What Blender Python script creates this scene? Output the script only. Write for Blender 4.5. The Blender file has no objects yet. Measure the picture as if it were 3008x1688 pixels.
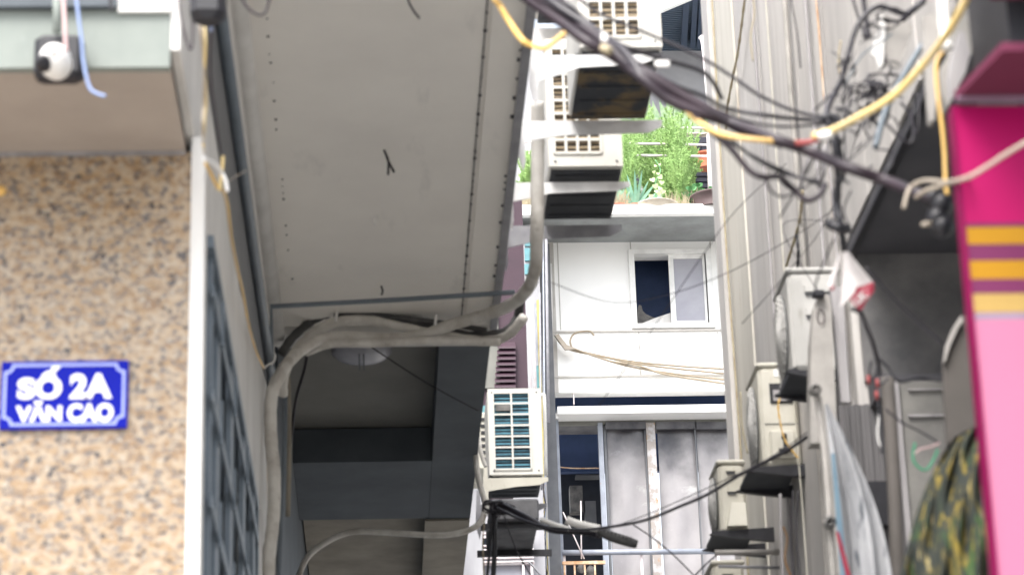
import bpy, math, random
from mathutils import Vector, Matrix
random.seed(7)
S = bpy.context.scene
# ------------------------------------------------------------------ camera
F = 7483.0
PSI, PIT, ROL = math.radians(3.3), math.radians(20.5), math.radians(1.8)
fwd = Vector((math.sin(PSI)*math.cos(PIT), math.cos(PSI)*math.cos(PIT), math.sin(PIT)))
rt0 = Vector((math.cos(PSI), -math.sin(PSI), 0)); up0 = rt0.cross(fwd)
RT = rt0*math.cos(ROL) - up0*math.sin(ROL)
UP = up0*math.cos(ROL) + rt0*math.sin(ROL)
CAM = Vector((0, 0, 1.6))
cd = bpy.data.cameras.new('camera'); cam = bpy.data.objects.new('camera', cd)
S.collection.objects.link(cam); S.camera = cam
m3 = Matrix((RT, UP, -fwd)).transposed()
cam.matrix_world = Matrix.Translation(CAM) @ m3.to_4x4()
cd.sensor_width = 36; cd.lens = 36*F/3008; cd.clip_start = .1; cd.clip_end = 500
cd.dof.use_dof = True; cd.dof.focus_distance = 31; cd.dof.aperture_fstop = 4.3
# ------------------------------------------------------------------ light
w = bpy.data.worlds.new('World'); S.world = w; w.use_nodes = True
nt = w.node_tree; bg = nt.nodes['Background']
sky = nt.nodes.new('ShaderNodeTexSky'); sky.sky_type = 'NISHITA'; sky.sun_disc = False
SUN_EL, SUN_AZ = math.radians(55), math.radians(208)      # veiled sun behind the camera, a little to the left (azimuth clockwise from +Y)
sky.sun_elevation = SUN_EL; sky.sun_rotation = SUN_AZ
sky.dust_density = 4; sky.air_density = 1.0; sky.ozone_density = .6
hs = nt.nodes.new('ShaderNodeHueSaturation'); hs.inputs['Saturation'].default_value = .35
nt.links.new(sky.outputs[0], hs.inputs['Color']); nt.links.new(hs.outputs[0], bg.inputs[0]); bg.inputs[1].default_value = .15
ld = bpy.data.lights.new('sun', 'SUN'); lo = bpy.data.objects.new('sun', ld); S.collection.objects.link(lo)
ld.energy = 1.05; ld.angle = math.radians(30); ld.color = (1, .96, .9)
sd = Vector((math.sin(SUN_AZ)*math.cos(SUN_EL), math.cos(SUN_AZ)*math.cos(SUN_EL), math.sin(SUN_EL)))
lo.rotation_euler = sd.to_track_quat('Z', 'Y').to_euler(); lo.location = (0, -5, 30)
S.view_settings.view_transform = 'Standard'; S.view_settings.look = 'None'
S.view_settings.exposure = 1.75; S.view_settings.gamma = 1
S.cycles.max_bounces = 10; S.cycles.diffuse_bounces = 6

# ------------------------------------------------------------------ pixel -> place
def ray(u, v): return fwd + RT*((u-1504)/F) - UP*((v-844)/F)
def pY(u, v, Y): d = ray(u, v); return CAM + d*(Y/d.y)
def pX(u, v, X): d = ray(u, v); return CAM + d*(X/d.x)
def pZ(u, v, Z): d = ray(u, v); return CAM + d*((Z-1.6)/d.z)
def px(n, Y): return n*Y*1.07/F           # a width of n photo pixels at distance Y, in metres

# ------------------------------------------------------------------ materials
def rgb(h): # sRGB 0-255 -> linear
    return tuple(((c/255)/12.92 if c/255 <= .04045 else ((c/255+.055)/1.055)**2.4) for c in h)
M = {}
def mat(name, col, col2=None, rough=.6, scale=6, detail=6, stretch=(1,1,1), lo_=.35, hi_=.65, bump=0, metal=0, spec=None, alpha=1, rv=.0, extra=None, bscale=None, zsoot=None):
    m = bpy.data.materials.new(name); m.use_nodes = True; n = m.node_tree; L = n.links
    b = n.nodes['Principled BSDF']; b.inputs['Roughness'].default_value = rough; b.inputs['Metallic'].default_value = metal
    if spec is not None: b.inputs['Specular IOR Level'].default_value = spec
    if col2 is None: col2 = tuple(c*.82 for c in col)
    g = n.nodes.new('ShaderNodeNewGeometry'); mp = n.nodes.new('ShaderNodeMapping'); mp.inputs['Scale'].default_value = stretch
    L.new(g.outputs['Position'], mp.inputs[0])
    nz = n.nodes.new('ShaderNodeTexNoise'); nz.inputs['Scale'].default_value = scale; nz.inputs['Detail'].default_value = detail; nz.inputs['Roughness'].default_value = .6
    L.new(mp.outputs[0], nz.inputs['Vector'])
    cr = n.nodes.new('ShaderNodeValToRGB'); cr.color_ramp.elements[0].position = lo_; cr.color_ramp.elements[1].position = hi_
    cr.color_ramp.elements[0].color = (*col2, 1); cr.color_ramp.elements[1].color = (*col, 1)
    L.new(nz.outputs['Fac'], cr.inputs[0]); out = cr.outputs[0]
    if extra:      # (colour, scale, stretch, lo, hi): patches of a second stain
        for (c3, s3, st3, l3, h3) in extra:
            mp2 = n.nodes.new('ShaderNodeMapping'); mp2.inputs['Scale'].default_value = st3; mp2.inputs['Location'].default_value = (3.1, 1.7, 5.3)
            L.new(g.outputs['Position'], mp2.inputs[0])
            n2 = n.nodes.new('ShaderNodeTexNoise'); n2.inputs['Scale'].default_value = s3; n2.inputs['Detail'].default_value = 8; n2.inputs['Roughness'].default_value = .65
            L.new(mp2.outputs[0], n2.inputs['Vector'])
            mr = n.nodes.new('ShaderNodeMapRange'); mr.inputs[1].default_value = l3; mr.inputs[2].default_value = h3
            L.new(n2.outputs['Fac'], mr.inputs[0])
            mx = n.nodes.new('ShaderNodeMix'); mx.data_type = 'RGBA'; mx.inputs['B'].default_value = (*c3, 1)
            L.new(mr.outputs[0], mx.inputs['Factor']); L.new(out, mx.inputs['A']); out = mx.outputs['Result']
    if zsoot:      # smoke stain: heaviest at the top edge of the sheet, ragged lower edge
        z_a, z_b, c4 = zsoot
        sp = n.nodes.new('ShaderNodeSeparateXYZ'); L.new(g.outputs['Position'], sp.inputs[0])
        n4 = n.nodes.new('ShaderNodeTexNoise'); n4.inputs['Scale'].default_value = 2.2; n4.inputs['Detail'].default_value = 5; L.new(g.outputs['Position'], n4.inputs['Vector'])
        ma = n.nodes.new('ShaderNodeMath'); ma.operation = 'MULTIPLY_ADD'; ma.inputs[1].default_value = 1.4; L.new(n4.outputs['Fac'], ma.inputs[0]); L.new(sp.outputs['Z'], ma.inputs[2])
        m5 = n.nodes.new('ShaderNodeMapRange'); m5.inputs[1].default_value = z_a+.7; m5.inputs[2].default_value = z_b+.7; m5.interpolation_type = 'SMOOTHSTEP'; L.new(ma.outputs[0], m5.inputs[0])
        mx = n.nodes.new('ShaderNodeMix'); mx.data_type = 'RGBA'; mx.inputs['B'].default_value = (*c4, 1)
        L.new(m5.outputs[0], mx.inputs['Factor']); L.new(out, mx.inputs['A']); out = mx.outputs['Result']
    L.new(out, b.inputs['Base Color'])
    if bump:
        nb = n.nodes.new('ShaderNodeTexNoise'); nb.inputs['Scale'].default_value = bscale or scale*3; nb.inputs['Detail'].default_value = 6
        L.new(mp.outputs[0], nb.inputs['Vector'])
        bp = n.nodes.new('ShaderNodeBump'); bp.inputs['Strength'].default_value = bump; bp.inputs['Distance'].default_value = .01
        L.new(nb.outputs['Fac'], bp.inputs['Height']); L.new(bp.outputs[0], b.inputs['Normal'])
    M[name] = m; return m
mat('asphalt', (.36,.35,.33), rough=.9, scale=3, bump=.3)
mat('granite', (0.36,0.245,0.135), (0.22,0.13,0.065), rough=.4, scale=24, detail=6, lo_=.36, hi_=.62,
    extra=[((.4,.31,.215), 26, (1,1,1.4), .45, .55), ((.13,.115,.11), 36, (1,1,1.5), .5, .62), ((.025,.024,.033), 29, (1.3,1,1.2), .565, .65), ((.4,.35,.28), 46, (1,1,1.3), .54, .66)])
mat('fascia', (.22,.245,.225), (.18,.205,.19), rough=.7, scale=4, bump=.1, extra=[((.3,.33,.32), 12, (1,1,.3), .62, .75)])
mat('canopy_under', (0.4,0.345,0.3), (0.35,0.3,0.26), rough=.8, scale=3)
mat('white_paint', (0.72,0.71,0.69), (0.62,0.61,0.59), rough=.55, scale=3, stretch=(4,4,.5))
mat('side_wall', (.66,.65,.63), (.52,.51,.49), rough=.7, scale=3, stretch=(1,1,.6), bump=.1)
mat('soffit', (0.9,0.87,0.82), (0.84,0.81,0.765), rough=.75, scale=1.6, bump=.06, extra=[((.62,.61,.58), 3, (2,.5,1), .6, .85)])
mat('dark_trim', (0.13,0.135,0.145), (0.1,0.105,0.115), rough=.6, scale=6)
mat('seam', (.03,.028,.035), rough=.8)
mat('ceiling_grey', (.24,.235,.215), (.2,.195,.18), rough=.8, scale=2)
mat('beam_blue', (0.092,0.108,0.125), (0.07,0.083,0.097), rough=.75, scale=3)
mat('beam_brown', (.3,.27,.22), (.2,.18,.15), rough=.8, scale=3)
mat('lamp_glass', (.5,.5,.55), rough=.25)
mat('grille', (0.17,0.21,0.25), (0.12,0.155,0.19), rough=.45, scale=8)
mat('glass_dark', (0.012,0.018,0.028), (0.008,0.012,0.02), rough=.12, scale=3)
mat('pipe_blue', (.14,.17,.2), rough=.5, scale=6)
mat('conduit', (0.66,0.64,0.6), (0.4,0.37,0.33), rough=.75, scale=5, lo_=.3, hi_=.55, bump=.3, extra=[((.2,.17,.14), 9, (1,1,1), .6, .75)])
mat('conduit_dark', (0.1,0.1,0.1), (0.05,0.05,0.052), rough=.8, scale=9, bump=.3)
mat('black', (.018,.018,.024), (.008,.008,.012), rough=.5, scale=10)
mat('black_cable', (.026,.023,.032), (.014,.012,.017), rough=.4, scale=10)
mat('violet_cable', (0.03,0.017,0.026), (.012,.008,.014), rough=.5, scale=7)
mat('yellow_cable', (.72,.45,.1), (.6,.4,.16), rough=.45, scale=5)
mat('pale_yellow', (.78,.58,.22), (.62,.5,.28), rough=.5, scale=6)
mat('cream_cable', (0.42,0.37,0.3), (0.32,0.27,0.22), rough=.5, scale=6)
mat('white_plastic', (.82,.81,.79), (.74,.73,.71), rough=.35, scale=4)
mat('blue_cable', (.25,.33,.55), rough=.4)
mat('pink_cable', (.6,.42,.42), rough=.5)
mat('red_sleeve', (0.3,0.05,0.05), rough=.5)
mat('ac_white', (0.68,0.67,0.63), (0.6,0.59,0.55), rough=.4, scale=4, extra=[((.5,.46,.38), 8, (2,2,.6), .64, .8)])
mat('ac_beige', (0.58,0.56,0.49), (0.48,0.46,0.39), rough=.45, scale=4, extra=[((.32,.27,.2), 9, (3,3,.5), .6, .75)])
mat('ac_grey', (.46,.455,.44), (.4,.395,.38), rough=.45, scale=4, extra=[((.25,.23,.2), 8, (3,3,.5), .62, .78)])
mat('ac_under', (.045,.05,.06), (.03,.033,.04), rough=.7, scale=5)
mat('rust_under', (.16,.115,.06), (.035,.04,.05), rough=.8, scale=5, lo_=.48, hi_=.62, bump=.3)
mat('fin_tan', (0.42,0.33,0.2), (0.2,0.15,0.1), rough=.6, scale=7, stretch=(1,1,9))
mat('fin_teal', (0.08,0.27,0.36), (0.03,0.1,0.15), rough=.5, scale=5, stretch=(2,2,8))
mat('bracket', (.8,.8,.8), (.6,.6,.6), rough=.5, scale=8)
mat('bracket_grey', (.3,.3,.32), (.2,.2,.22), rough=.5, scale=8)
mat('right_wall', (0.53,0.51,0.49), (0.44,0.42,0.405), rough=.85, scale=3.2, stretch=(3,3,.35), lo_=.3, hi_=.62, bump=.3, bscale=5,
    extra=[((.4,.385,.375), 1.3, (1.5,1.5,.5), .45, .65), ((.2,.185,.175), 5, (2.5,2.5,.16), .6, .82), ((.14,.12,.11), 7, (6,6,.12), .6, .78), ((.52,.5,.48), 3, (5,5,.4), .6, .78)])
mat('cream_wall', (0.6,0.575,0.52), (0.5,0.475,0.42), rough=.75, scale=2.5, stretch=(4,4,.3), extra=[((.4,.32,.24), 4, (6,6,.25), .62, .75)])
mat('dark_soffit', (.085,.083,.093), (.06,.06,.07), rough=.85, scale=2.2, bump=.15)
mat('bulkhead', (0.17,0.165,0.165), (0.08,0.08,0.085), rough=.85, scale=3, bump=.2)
mat('panel_grey', (.36,.345,.35), (.22,.21,.22), rough=.7, scale=3, stretch=(4,4,.4))
mat('dirty_white', (.38,.36,.34), (.24,.23,.215), rough=.7, scale=5)
mat('pink', (0.27,0.003,0.07), (0.26,0.003,0.066), rough=.45, scale=2, spec=.12)
mat('pink_light', (0.36,0.125,0.205), (0.35,0.12,0.2), rough=.3, scale=2, spec=.12)
mat('plum', (0.115,0.02,0.065), (0.105,0.018,0.06), rough=.6, scale=3, spec=.12)
mat('awning_plum', (0.13,0.03,0.06), (0.11,0.025,0.05), rough=.8, scale=3, spec=.12)
mat('sign_yellow', (0.3,0.15,0.008), (0.29,0.145,0.008), rough=.4, spec=.12)
mat('sign_cream', (0.33,0.22,0.07), rough=.4, spec=.12)
mat('sign_pale', (0.22,0.16,0.22), rough=.4, spec=.12)
mat('magenta_edge', (0.17,0.001,0.05), rough=.35, spec=.12)
mat('sign_blue', (.001,.006,.3), (.0015,.008,.33), rough=.5, scale=3, spec=.12)
mat('sign_line', (.36,.42,.85), rough=.35)
mat('sign_white', (.9,.9,.92), (.88,.88,.9), rough=.35)
mat('white_facade', (.92,.92,.9), (.88,.88,.86), rough=.55, scale=1.2, stretch=(1,1,.5))
mat('groove', (.55,.53,.5), rough=.8)
mat('window_frame', (.85,.85,.83), rough=.4)
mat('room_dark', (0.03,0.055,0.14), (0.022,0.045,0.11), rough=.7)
mat('frosted', (.42,.42,.46), (.3,.3,.35), rough=.35, scale=1.2)
mat('clutter', (.22,.21,.2), (.1,.1,.1), rough=.9, scale=12)
mat('deck_under', (.3,.32,.32), (.22,.23,.23), rough=.8, scale=3)
mat('sooty', (0.34,0.325,0.33), (0.2,0.19,0.2), rough=.35, scale=.9, stretch=(1,1,.8), lo_=.3, hi_=.62,
    extra=[((.16,.16,.165), 1.0, (1,1,.7), .6, .9), ((.5,.5,.5), 1.6, (1,1,1.6), .6, .72)], zsoot=(pY(1850,1400,30).z, pY(1850,1215,30).z, (.045,.045,.055)))
mat('soot_top', (.07,.07,.08), (.16,.16,.17), rough=.8, scale=3)
mat('blue_grey_metal', (.33,.36,.42), (.24,.26,.31), rough=.5, scale=5, extra=[((.5,.26,.12), 6, (1,1,1), .64, .72)])
mat('rust_post', (0.42,0.41,0.42), (0.3,0.27,0.25), rough=.7, scale=9, lo_=.45, hi_=.55, extra=[((.38,.22,.12), 8, (1,1,.7), .58, .66)])
mat('rust_orange', (.7,.55,.4), (.45,.24,.12), rough=.7, scale=9)
mat('rail_white', (.82,.78,.78), (.7,.6,.6), rough=.5, scale=9)
mat('grey_plaster', (.42,.42,.44), (.34,.34,.36), rough=.8, scale=1.5)
mat('roof_dark', (.07,.1,.14), (.05,.07,.1), rough=.6, scale=6, stretch=(1,8,1))
mat('steel_dark', (.04,.06,.1), rough=.5)
mat('maroon', (.045,.018,.032), (.036,.014,.026), rough=.6, scale=4)
mat('olive_grey', (.2,.2,.18), rough=.8)
mat('teal', (.12,.3,.33), (.08,.2,.24), rough=.4)
mat('grey_facade', (0.4,0.4,0.42), (0.28,0.28,0.3), rough=.8, scale=2, stretch=(2,2,.4))
mat('ochre', (.5,.42,.15), (.3,.26,.12), rough=.8, scale=6)
mat('terracotta', (.5,.14,.07), (.4,.1,.06), rough=.8)
mat('pot_brown', (.12,.08,.08), rough=.6)
mat('pot_pale', (.62,.55,.45), rough=.8)
mat('black_plastic', (.012,.014,.03), rough=.5)
mat('fern', (0.3,0.47,0.15), (0.19,0.34,0.09), rough=.6, scale=6)
mat('blade', (0.36,0.46,0.3), (0.2,0.33,0.17), rough=.5, scale=14)
mat('aloe', (.22,.42,.3), (.14,.3,.2), rough=.45, scale=10)
mat('leaf_lime', (.62,.78,.42), (.5,.68,.3), rough=.5, scale=6)
mat('leaf_green', (.2,.45,.2), (.12,.32,.12), rough=.5, scale=8)
mat('dry', (.42,.38,.26), (.3,.24,.16), rough=.9, scale=12)
mat('tarp', (0.36,0.365,0.38), (0.23,0.235,0.25), rough=.55, scale=4, stretch=(3,3,.8), bump=.9, bscale=9, extra=[((.42,.43,.46), 4, (4,4,.6), .58, .7), ((.06,.07,.085), 6, (3,3,1), .58, .7)])
mat('tarp_blue', (0.12,0.2,0.26), (0.09,0.15,0.2), rough=.5)
mat('flag_white', (0.5,0.48,0.47), (0.42,0.39,0.39), rough=.6, scale=7)
mat('flag_red', (0.25,0.008,0.03), (0.2,0.006,0.025), rough=.5, scale=7)
mat('moss', (0.016,0.022,0.016), (0.006,0.01,0.008), rough=.85, scale=7, stretch=(1.4,1.4,.5), bump=.8, bscale=12,
    extra=[((.03,.09,.01), 6, (2,2,.4), .54, .68), ((.2,.145,.013), 22, (2.2,2.2,.3), .53, .64), ((.3,.25,.13), 26, (2,2,.35), .58, .68), ((.015,.02,.018), 14, (2,2,.3), .52, .66)])
mat('board_taupe', (0.11,0.098,0.09), (0.08,0.072,0.066), rough=.8, scale=3)
mat('house_cable', (.36,.3,.22), rough=.6)
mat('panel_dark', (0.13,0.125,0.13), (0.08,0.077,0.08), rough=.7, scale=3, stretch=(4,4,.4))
mat('ac_leaf', (0.22,0.215,0.2), (0.15,0.145,0.14), rough=.6, scale=5)
mat('opening_dark', (.022,.026,.038), (.014,.017,.026), rough=.7)
mat('platform_grey', (.13,.13,.14), (.06,.06,.065), rough=.7, scale=7)
mat('green_cord', (.02,.28,.14), rough=.5)
mat('gold_lamp', (.8,.5,.15), rough=.4)

# ------------------------------------------------------------------ mesh builder
class MB:
    def __init__(s): s.v = []; s.f = []; s.sm = []
    def add(s, vs, fs, smooth=False):
        o = len(s.v); s.v += [Vector(p) for p in vs]; s.f += [tuple(i+o for i in f) for f in fs]; s.sm += [smooth]*len(fs); return s
    def box(s, x0, x1, y0, y1, z0, z1):
        x0, x1 = sorted((x0, x1)); y0, y1 = sorted((y0, y1)); z0, z1 = sorted((z0, z1))
        return s.hexa([(x0,y0,z0),(x1,y0,z0),(x1,y1,z0),(x0,y1,z0)], [(x0,y0,z1),(x1,y0,z1),(x1,y1,z1),(x0,y1,z1)])
    def hexa(s, a, b):
        return s.add(list(a)+list(b), [(3,2,1,0),(4,5,6,7),(0,1,5,4),(1,2,6,5),(2,3,7,6),(3,0,4,7)])
    def prism(s, pts, d):      # polygon (list of 3D points) extruded by the vector d
        n = len(pts); d = Vector(d)
        vs = [Vector(p) for p in pts]; vs += [p+d for p in vs]
        return s.add(vs, [tuple(range(n)), tuple(range(2*n-1, n-1, -1))] + [(i, i+n, (i+1) % n+n, (i+1) % n) for i in range(n)])
    def rbox(s, x0, x1, y0, y1, z0, z1, r=.012):   # box with chamfered upright edges and top
        x0, x1 = sorted((x0, x1)); y0, y1 = sorted((y0, y1)); z0, z1 = sorted((z0, z1))
        def ring(k, z): return [(x0+r+k,y0+k,z),(x1-r-k,y0+k,z),(x1-k,y0+r+k,z),(x1-k,y1-r-k,z),(x1-r-k,y1-k,z),(x0+r+k,y1-k,z),(x0+k,y1-r-k,z),(x0+k,y0+r+k,z)]
        R = [ring(r*.7, z0), ring(0, z0+r), ring(0, z1-r), ring(r*.7, z1)]
        vs = sum(R, []); fs = [tuple(range(7,-1,-1)), tuple(range(24,32))]
        for k in range(3):
            for i in range(8): fs.append((k*8+i, k*8+(i+1) % 8, (k+1)*8+(i+1) % 8, (k+1)*8+i))
        return s.add(vs, fs)
    def tube(s, pts, r, n=8, rf=None, steps=6, spline=True, wob=0):
        P = [Vector(p) for p in pts]
        if spline and len(P) > 2:
            Q = []
            for i in range(len(P)-1):
                p0 = P[max(i-1, 0)]; p1 = P[i]; p2 = P[i+1]; p3 = P[min(i+2, len(P)-1)]
                for k in range(steps):
                    t = k/steps
                    Q.append(.5*((2*p1)+(p2-p0)*t+(2*p0-5*p1+4*p2-p3)*t*t+(3*p1-p0-3*p2+p3)*t**3))
            Q.append(P[-1]); P = Q
        vs = []; fs = []; N = len(P); ref = None
        for i, p in enumerate(P):
            t = (P[min(i+1, N-1)]-P[max(i-1, 0)]).normalized()
            if ref is None: ref = Vector((0,0,1)) if abs(t.z) < .9 else Vector((1,0,0))
            a = t.cross(ref).normalized(); b = a.cross(t); ref = b
            rr = r if not callable(r) else r(i/(N-1))
            if wob: rr *= 1+wob*math.sin(i*2.1+N)
            for k in range(n):
                an = 2*math.pi*k/n; vs.append(p+a*rr*math.cos(an)+b*rr*math.sin(an))
        for i in range(N-1):
            for k in range(n): fs.append((i*n+k, i*n+(k+1) % n, (i+1)*n+(k+1) % n, (i+1)*n+k))
        fs.append(tuple(range(n-1,-1,-1))); fs.append(tuple(range((N-1)*n, N*n)))
        return s.add(vs, fs, True)
    def lathe(s, c, prof, n=20, axis='z'):
        vs = []; fs = []; c = Vector(c)
        for r, h in prof:
            for k in range(n):
                a = 2*math.pi*k/n; x, y = r*math.cos(a), r*math.sin(a)
                vs.append(c+(Vector((x,y,h)) if axis == 'z' else Vector((x,h,y)) if axis == 'y' else Vector((h,x,y))))
        m = len(prof)
        for i in range(m-1):
            for k in range(n): fs.append((i*n+k, i*n+(k+1) % n, (i+1)*n+(k+1) % n, (i+1)*n+k))
        fs.append(tuple(range(n))); fs.append(tuple(range((m-1)*n, m*n)))
        return s.add(vs, fs, True)
    def build(s, name, m, parent=None, label=None, kind=None):
        me = bpy.data.meshes.new(name)
        if parent is not None:
            o0 = Vector((0,0,0)); q = parent
            while q is not None: o0 += q.location; q = q.parent
        else:
            xs = [p.x for p in s.v]; ys = [p.y for p in s.v]; zs = [p.z for p in s.v]
            o0 = Vector(((min(xs)+max(xs))/2, (min(ys)+max(ys))/2, min(zs)))
        me.from_pydata([tuple(p-o0) for p in s.v], [], s.f)
        me.polygons.foreach_set('use_smooth', s.sm)
        me.materials.append(M[m]); me.update()
        ob = bpy.data.objects.new(name, me); S.collection.objects.link(ob)
        if parent is not None: ob.parent = parent
        else: ob.location = o0
        if label: ob['label'] = label
        if kind: ob['kind'] = kind
        return ob
def fixn(ob):
    import bmesh
    b = bmesh.new(); b.from_mesh(ob.data); bmesh.ops.recalc_face_normals(b, faces=b.faces); b.to_mesh(ob.data); b.free(); return ob
def tag(o, label, cat, group=None):
    o['label'] = label; o['category'] = cat
    if group: o['group'] = group
    return o
def thing(name, label, cat, loc, group=None):
    o = bpy.data.objects.new(name, None); S.collection.objects.link(o); o.location = Vector(loc); o.empty_display_size = .1
    return tag(o, label, cat, group)
def rectY(u0, v0, u1, v1, Y):      # photo rectangle on the plane at distance Y -> x0, x1, z0, z1
    vm, um = (v0+v1)/2, (u0+u1)/2
    return pY(u0, vm, Y).x, pY(u1, vm, Y).x, pY(um, v1, Y).z, pY(um, v0, Y).z
def face(mb, u0, v0, u1, v1, Y, d=.05):  # box whose front stands at Y, d thick
    x0, x1, z0, z1 = rectY(u0, v0, u1, v1, Y); return mb.box(x0, x1, Y, Y+d, z0, z1)

# ------------------------------------------------------------------ ground
g = MB().add([(-200,-200,0),(200,-200,0),(200,300,0),(-200,300,0)], [(0,1,2,3)]).build('ground', 'asphalt', kind='structure')

exec_parts = []
# ================================================================== LEFT CORNER BUILDING (granite front)
XW = -.525                      # side wall plane along the alley
ZC = 4.662                      # canopy underside
LB = thing('corner_building', 'corner building with speckled tan granite front and pale grey side wall along the alley', 'building', (-3,8,0))
MB().box(-6, -.539, 7, 7.1, 0, ZC).build('granite_wall', 'granite', LB)
MB().box(-6, -.546, 7.11, 12.4, 0, 9).build('inner_block', 'side_wall', LB)
MB().box(-6, -.57, 6.42, 7.4, ZC+.004, 9).build('upper_front', 'white_paint', LB)
cn = MB().box(-6, -.557, 6.40, 6.995, ZC, ZC+.02).build('canopy', 'canopy_under', LB)
MB().box(-6, -.556, 6.385, 6.418, ZC-.012, ZC+.235).build('fascia', 'fascia', cn)
zl = pY(250,28,6.38).z; MB().box(-6, pY(345,10,6.37).x, 6.36, 6.384, zl, zl+.06).build('ledge', 'beam_blue', cn); MB().box(pY(345,10,6.37).x+.001, -.556, 6.37, 6.384, zl-.012, zl+.06).build('ledge', 'white_paint', cn)
MB().box(-6, -.558, 6.985, 6.999, ZC-.010, ZC-.001).build('trim_strip', 'panel_grey', cn)
# pale corner pillar
MB().box(-.537, -.497, 6.97, 7.07, 0, 4.70).build('corner_strip', 'white_paint', LB)
# side wall with grille opening z<4.60, y 7.1..10.6
sw = MB()
sw.box(-.545, XW-.008, 7.06, 12.4, 4.62, 5.6); sw.box(-.545, XW, 7.075, 7.5, 0, 4.619); sw.box(-.545, XW, 10.62, 12.4, 0, 4.62)
sw.box(-.556, XW-.004, 6.388, 7.058, 4.703, 6.3)
sw.build('side_wall', 'side_wall', LB)
fixn(MB().prism([(XW-.001,6.4,5.12),(XW-.001,9.5,5.16),(XW-.001,12.1,5.6),(XW-.001,12.1,5.62),(XW-.001,6.4,5.5)], (-.006,0,0)).build('dark_band', 'dark_trim', LB))  # flat dark slanted band lying on the side wall
MB().box(-.545, XW+.01, 6.4, 12.4, 5.605, 5.99).build('upper_side_wall', 'white_paint', LB)
MB().tube([(XW+.02, 6.4, 5.46),(XW+.02, 12.1, 5.58)], .022, n=10, spline=False).build('trunking', 'pipe_blue', LB)
MB().tube([(XW+.03, 6.4, 5.92),(XW+.03, 12.25, 5.92)], .04, n=12, spline=False).build('cornice', 'side_wall', LB)
# window grille: frame, glass and lattice in the side wall plane
gr = MB().box(-.544, -.538, 7.51, 10.6, .9, 4.6).build('window', 'glass_dark', LB)
fr = MB(); fr.box(-.534, -.505, 7.51, 10.6, 4.56, 4.6); fr.box(-.534, -.505, 10.56, 10.6, .9, 4.56)
fr.build('grille_frame', 'grille', gr)
lat = MB()
for (yb, wd) in ((7.60, .05), (7.95, .15), (8.72, .15), (9.57, .15), (10.35, .12)): lat.box(-.532, -.512, yb-wd/2, yb+wd/2, .9, 4.56)
for k in range(10):
    z = 4.42-.34*k; lat.box(-.511, -.503, 7.52, 10.55, z-.022, z+.022)
    for yb in (7.95, 8.72, 9.57): lat.box(-.5025, -.495, yb-.05, yb-.02, z-.05, z+.10)
lat.build('lattice', 'grille', gr)
# balcony soffit
LS = MB().box(XW, .62, 6.6, 12.28, 6.0, 6.14).build('balcony', 'soffit', LB)
MB().box(.46, .617, 6.6, 12.26, 5.988, 5.998).build('edge_panel', 'soffit', LS)
MB().box(.588, .625, 6.6, 12.27, 5.965, 6.2).build('edge_trim', 'bracket_grey', LS)
sm = MB(); sm.box(.437, .442, 6.6, 12.26, 5.996, 5.999)
yy = 6.7
while yy < 12.2:
    r = random.uniform(.004, .009); sm.lathe((.44, yy, 5.99), [(r*.2,-.004),(r*.8,-.002),(r*.9,.003)], n=8)
    if random.random() < .5: sm.box(.583-r, .587, yy, yy+r*4, 5.985, 5.9875)
    if random.random() < .55:
        q = -.40+random.uniform(-.004, .004); sm.lathe((q, yy+.05, 5.995), [(r*.2,-.003),(r*.6,-.001),(r*.7,.003)], n=8)
    yy += random.uniform(.07, .2)
sm.build('seam', 'seam', LS)
# far end beam of the soffit and frame pipe
MB().box(XW, .61, 12.30, 12.5, 5.96, 6.3).build('end_beam', 'side_wall', LS)
c = [pY(797,1045,11.5), pY(797,900,11.5), pY(1200,878,11.5), pY(1512,858,11.5)]
o = MB().tube(c, px(8,11.5), n=8, spline=False).build('pipe', 'pipe_blue'); tag(o, 'thin blue grey pipe under the balcony ceiling that turns down beside the wall', 'pipe')

# ================================================================== SECOND BALCONY BUILDING (dark ceiling)
B2 = thing('grey_building', 'grey building with dark recessed balcony ceiling and heavy slate blue beams', 'building', (-2,15,0))
MB().box(-6, -.50, 12.42, 19.5, 0, 9).build('wall', 'beam_blue', B2)
MB().box(-.50, .60, 12.52, 19.4, 6.22, 6.3).build('ceiling', 'ceiling_grey', B2)
MB().box(.335, .603, 12.51, 19.4, 6.0, 6.215).build('edge_beam', 'beam_blue', B2)
MB().box(-.498, .333, 14.7, 15.99, 6.0, 6.21).build('cross_beam', 'beam_blue', B2)
MB().box(-.49, .33, 16.0, 19.4, 6.12, 6.21).build('far_ceiling', 'beam_brown', B2)
MB().box(.31, .600, 16.003, 19.4, 5.985, 5.998).build('beam_casing', 'beam_brown', B2)
c = pZ(1062,1025,6.215); lp = MB()
lp.lathe((c.x, c.y, 6.215), [(.165,0),(.165,-.02),(.135,-.05),(.07,-.07),(.005,-.076)], n=28)
l = lp.build('ceiling_lamp', 'lamp_glass', B2); st = MB()
for k in (-.012, .012): st.box(c.x+k-.004, c.x+k+.004, c.y-.14, c.y+.14, 6.136, 6.1395)
st.build('lamp_band', 'dark_trim', l)

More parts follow.
